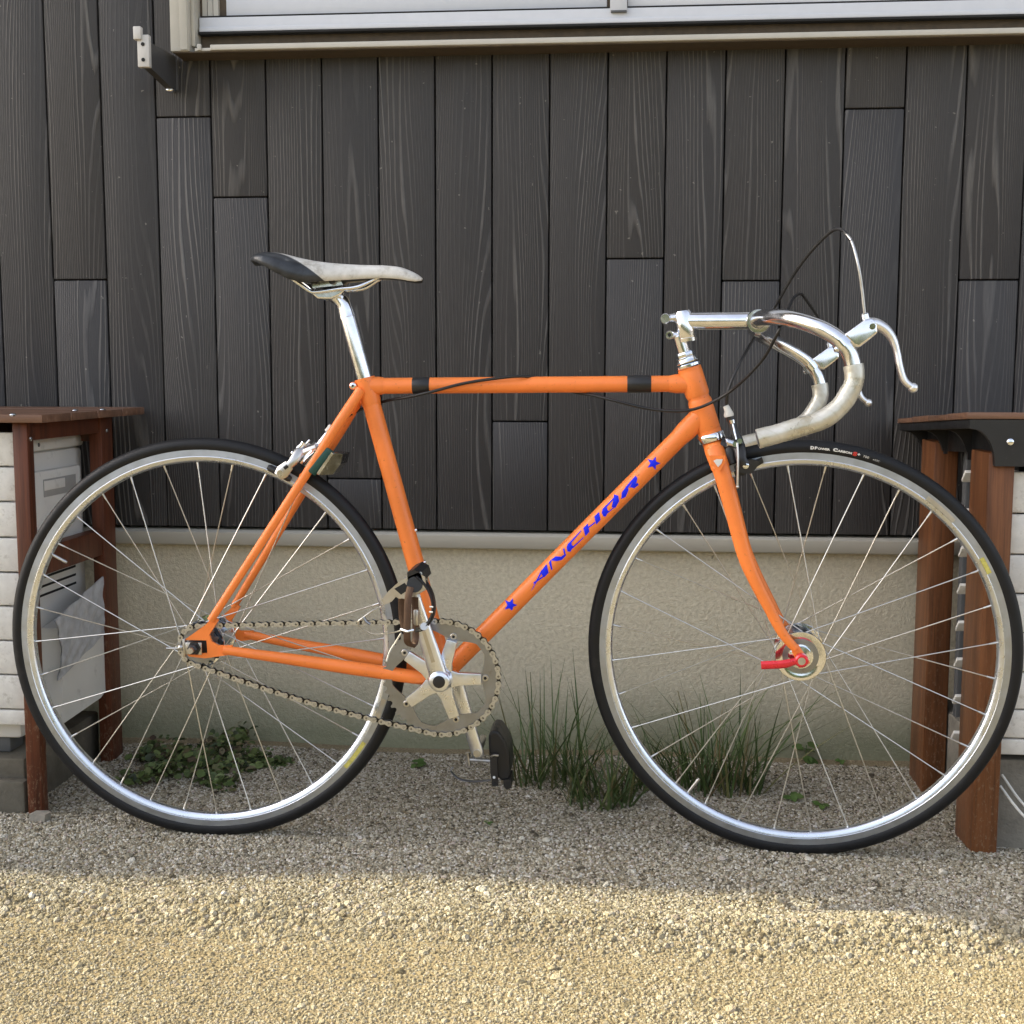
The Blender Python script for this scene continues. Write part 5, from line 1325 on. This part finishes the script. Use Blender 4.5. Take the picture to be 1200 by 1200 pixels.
# gravel: pebbles scattered over the yard by geometry nodes
def gravel():
    x0, x1, y0, y1 = -1.15, 2.25, -.98, WY-.022; st = .025
    X = [x0+i*st for i in range(int((x1-x0)/st)+1)]; Y = [y0+i*st for i in range(int((y1-y0)/st)+1)]
    V = [(x, y, ground_z(x, y)) for x in X for y in Y]; n = len(Y)
    F = [(i*n+j, (i+1)*n+j, (i+1)*n+j+1, i*n+j+1) for i in range(len(X)-1) for j in range(n-1)]
    me = bpy.data.meshes.new('gravel'); me.from_pydata(V, [], F)
    rid = me.attributes.new('ridge', 'FLOAT', 'POINT'); den = me.attributes.new('dens', 'FLOAT', 'POINT'); coa = me.attributes.new('coarse', 'FLOAT', 'POINT')
    for i, (x, y, z) in enumerate(V):
        rc = -.27-.018*math.sin(x*3.1)
        k = math.exp(-((y-rc+.03)/.045)**2)*(.55+.45*math.sin(x*6.3+1)*math.sin(x*2.1))
        rid.data[i].value = max(0, k)
        d = 1.0
        d *= 1-.55*math.exp(-((y-rc+.13+.02*math.sin(x*5))/.05)**2)*(.6+.4*math.sin(x*4.4+.5))
        den.data[i].value = d
        coa.data[i].value = 1.0 if y > rc-.06 else .06+.4*max(0, math.sin(x*5.1+y*9)*math.sin(y*13-x*2))
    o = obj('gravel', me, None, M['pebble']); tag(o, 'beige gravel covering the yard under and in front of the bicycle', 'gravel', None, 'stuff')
    ng = bpy.data.node_groups.new('pebbles', 'GeometryNodeTree')
    ng.interface.new_socket('Geometry', in_out='INPUT', socket_type='NodeSocketGeometry'); ng.interface.new_socket('Geometry', in_out='OUTPUT', socket_type='NodeSocketGeometry')
    N = ng.nodes; Lk = ng.links; gi = N.new('NodeGroupInput'); go = N.new('NodeGroupOutput'); jn = N.new('GeometryNodeJoinGeometry')
    g2i = N.new('GeometryNodeGeometryToInstance')
    for k in range(5):
        ic = N.new('GeometryNodeMeshIcoSphere'); ic.inputs['Radius'].default_value = 1; ic.inputs['Subdivisions'].default_value = 2
        sp_ = N.new('GeometryNodeSetPosition'); nz = N.new('ShaderNodeTexNoise'); nz.noise_dimensions = '4D'; nz.inputs['W'].default_value = k*7.3; nz.inputs['Scale'].default_value = .9; nz.inputs['Detail'].default_value = 1.5
        sub = N.new('ShaderNodeVectorMath'); sub.operation = 'SUBTRACT'; sub.inputs[1].default_value = (.5, .5, .5)
        scl = N.new('ShaderNodeVectorMath'); scl.operation = 'SCALE'; scl.inputs['Scale'].default_value = 1.9
        Lk.new(nz.outputs['Color'], sub.inputs[0]); Lk.new(sub.outputs[0], scl.inputs[0]); Lk.new(scl.outputs[0], sp_.inputs['Offset'])
        Lk.new(ic.outputs['Mesh'], sp_.inputs['Geometry'])
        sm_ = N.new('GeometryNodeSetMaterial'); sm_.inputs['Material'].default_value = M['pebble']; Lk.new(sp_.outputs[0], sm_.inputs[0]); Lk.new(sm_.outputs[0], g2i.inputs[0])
    def layer(density, attr, smin, smax, seed, flat=.7, power=1.0):
        ds = N.new('GeometryNodeDistributePointsOnFaces'); ds.distribute_method = 'RANDOM'; ds.inputs['Seed'].default_value = seed
        na = N.new('GeometryNodeInputNamedAttribute'); na.data_type = 'FLOAT'; na.inputs['Name'].default_value = attr
        mu = N.new('ShaderNodeMath'); mu.operation = 'MULTIPLY'; mu.inputs[1].default_value = density; Lk.new(na.outputs['Attribute'], mu.inputs[0])
        Lk.new(gi.outputs[0], ds.inputs['Mesh']); Lk.new(mu.outputs[0], ds.inputs['Density'])
        ip = N.new('GeometryNodeInstanceOnPoints'); Lk.new(ds.outputs['Points'], ip.inputs['Points']); Lk.new(g2i.outputs[0], ip.inputs['Instance'])
        ip.inputs['Pick Instance'].default_value = True
        rr_ = N.new('FunctionNodeRandomValue'); rr_.data_type = 'FLOAT_VECTOR'; rr_.inputs[0].default_value = (-.5, -.5, 0); rr_.inputs[1].default_value = (.5, .5, 6.28); rr_.inputs['Seed'].default_value = seed+1
        e2r = N.new('FunctionNodeEulerToRotation'); Lk.new(rr_.outputs[0], e2r.inputs[0]); Lk.new(e2r.outputs[0], ip.inputs['Rotation'])
        rv = N.new('FunctionNodeRandomValue'); rv.data_type = 'FLOAT'; rv.inputs[2].default_value = 0; rv.inputs[3].default_value = 1; rv.inputs['Seed'].default_value = seed+2
        pw_ = N.new('ShaderNodeMath'); pw_.operation = 'POWER'; pw_.inputs[1].default_value = power; Lk.new(rv.outputs[1], pw_.inputs[0])
        mr_ = N.new('ShaderNodeMapRange'); mr_.inputs[3].default_value = smin; mr_.inputs[4].default_value = smax; Lk.new(pw_.outputs[0], mr_.inputs[0])
        cb = N.new('ShaderNodeCombineXYZ'); fz = N.new('ShaderNodeMath'); fz.operation = 'MULTIPLY'; fz.inputs[1].default_value = flat; Lk.new(mr_.outputs[0], fz.inputs[0])
        Lk.new(mr_.outputs[0], cb.inputs[0]); Lk.new(mr_.outputs[0], cb.inputs[1]); Lk.new(fz.outputs[0], cb.inputs[2]); Lk.new(cb.outputs[0], ip.inputs['Scale'])
        Lk.new(ip.outputs[0], jn.inputs[0])
    layer(70000, 'dens', .0010, .0025, 1, .85, 1.3)
    layer(26000, 'coarse', .0016, .0033, 31, .85, 1.3)
    layer(22000, 'ridge', .0020, .0058, 11, .8, 2.0)
    layer(1200, 'coarse', .0030, .0046, 21, .7)
    layer(110, 'dens', .0042, .0082, 41, .65, 2.0)
    Lk.new(jn.outputs[0], go.inputs[0])
    md = o.modifiers.new('pebbles', 'NODES'); md.node_group = ng
gravel()
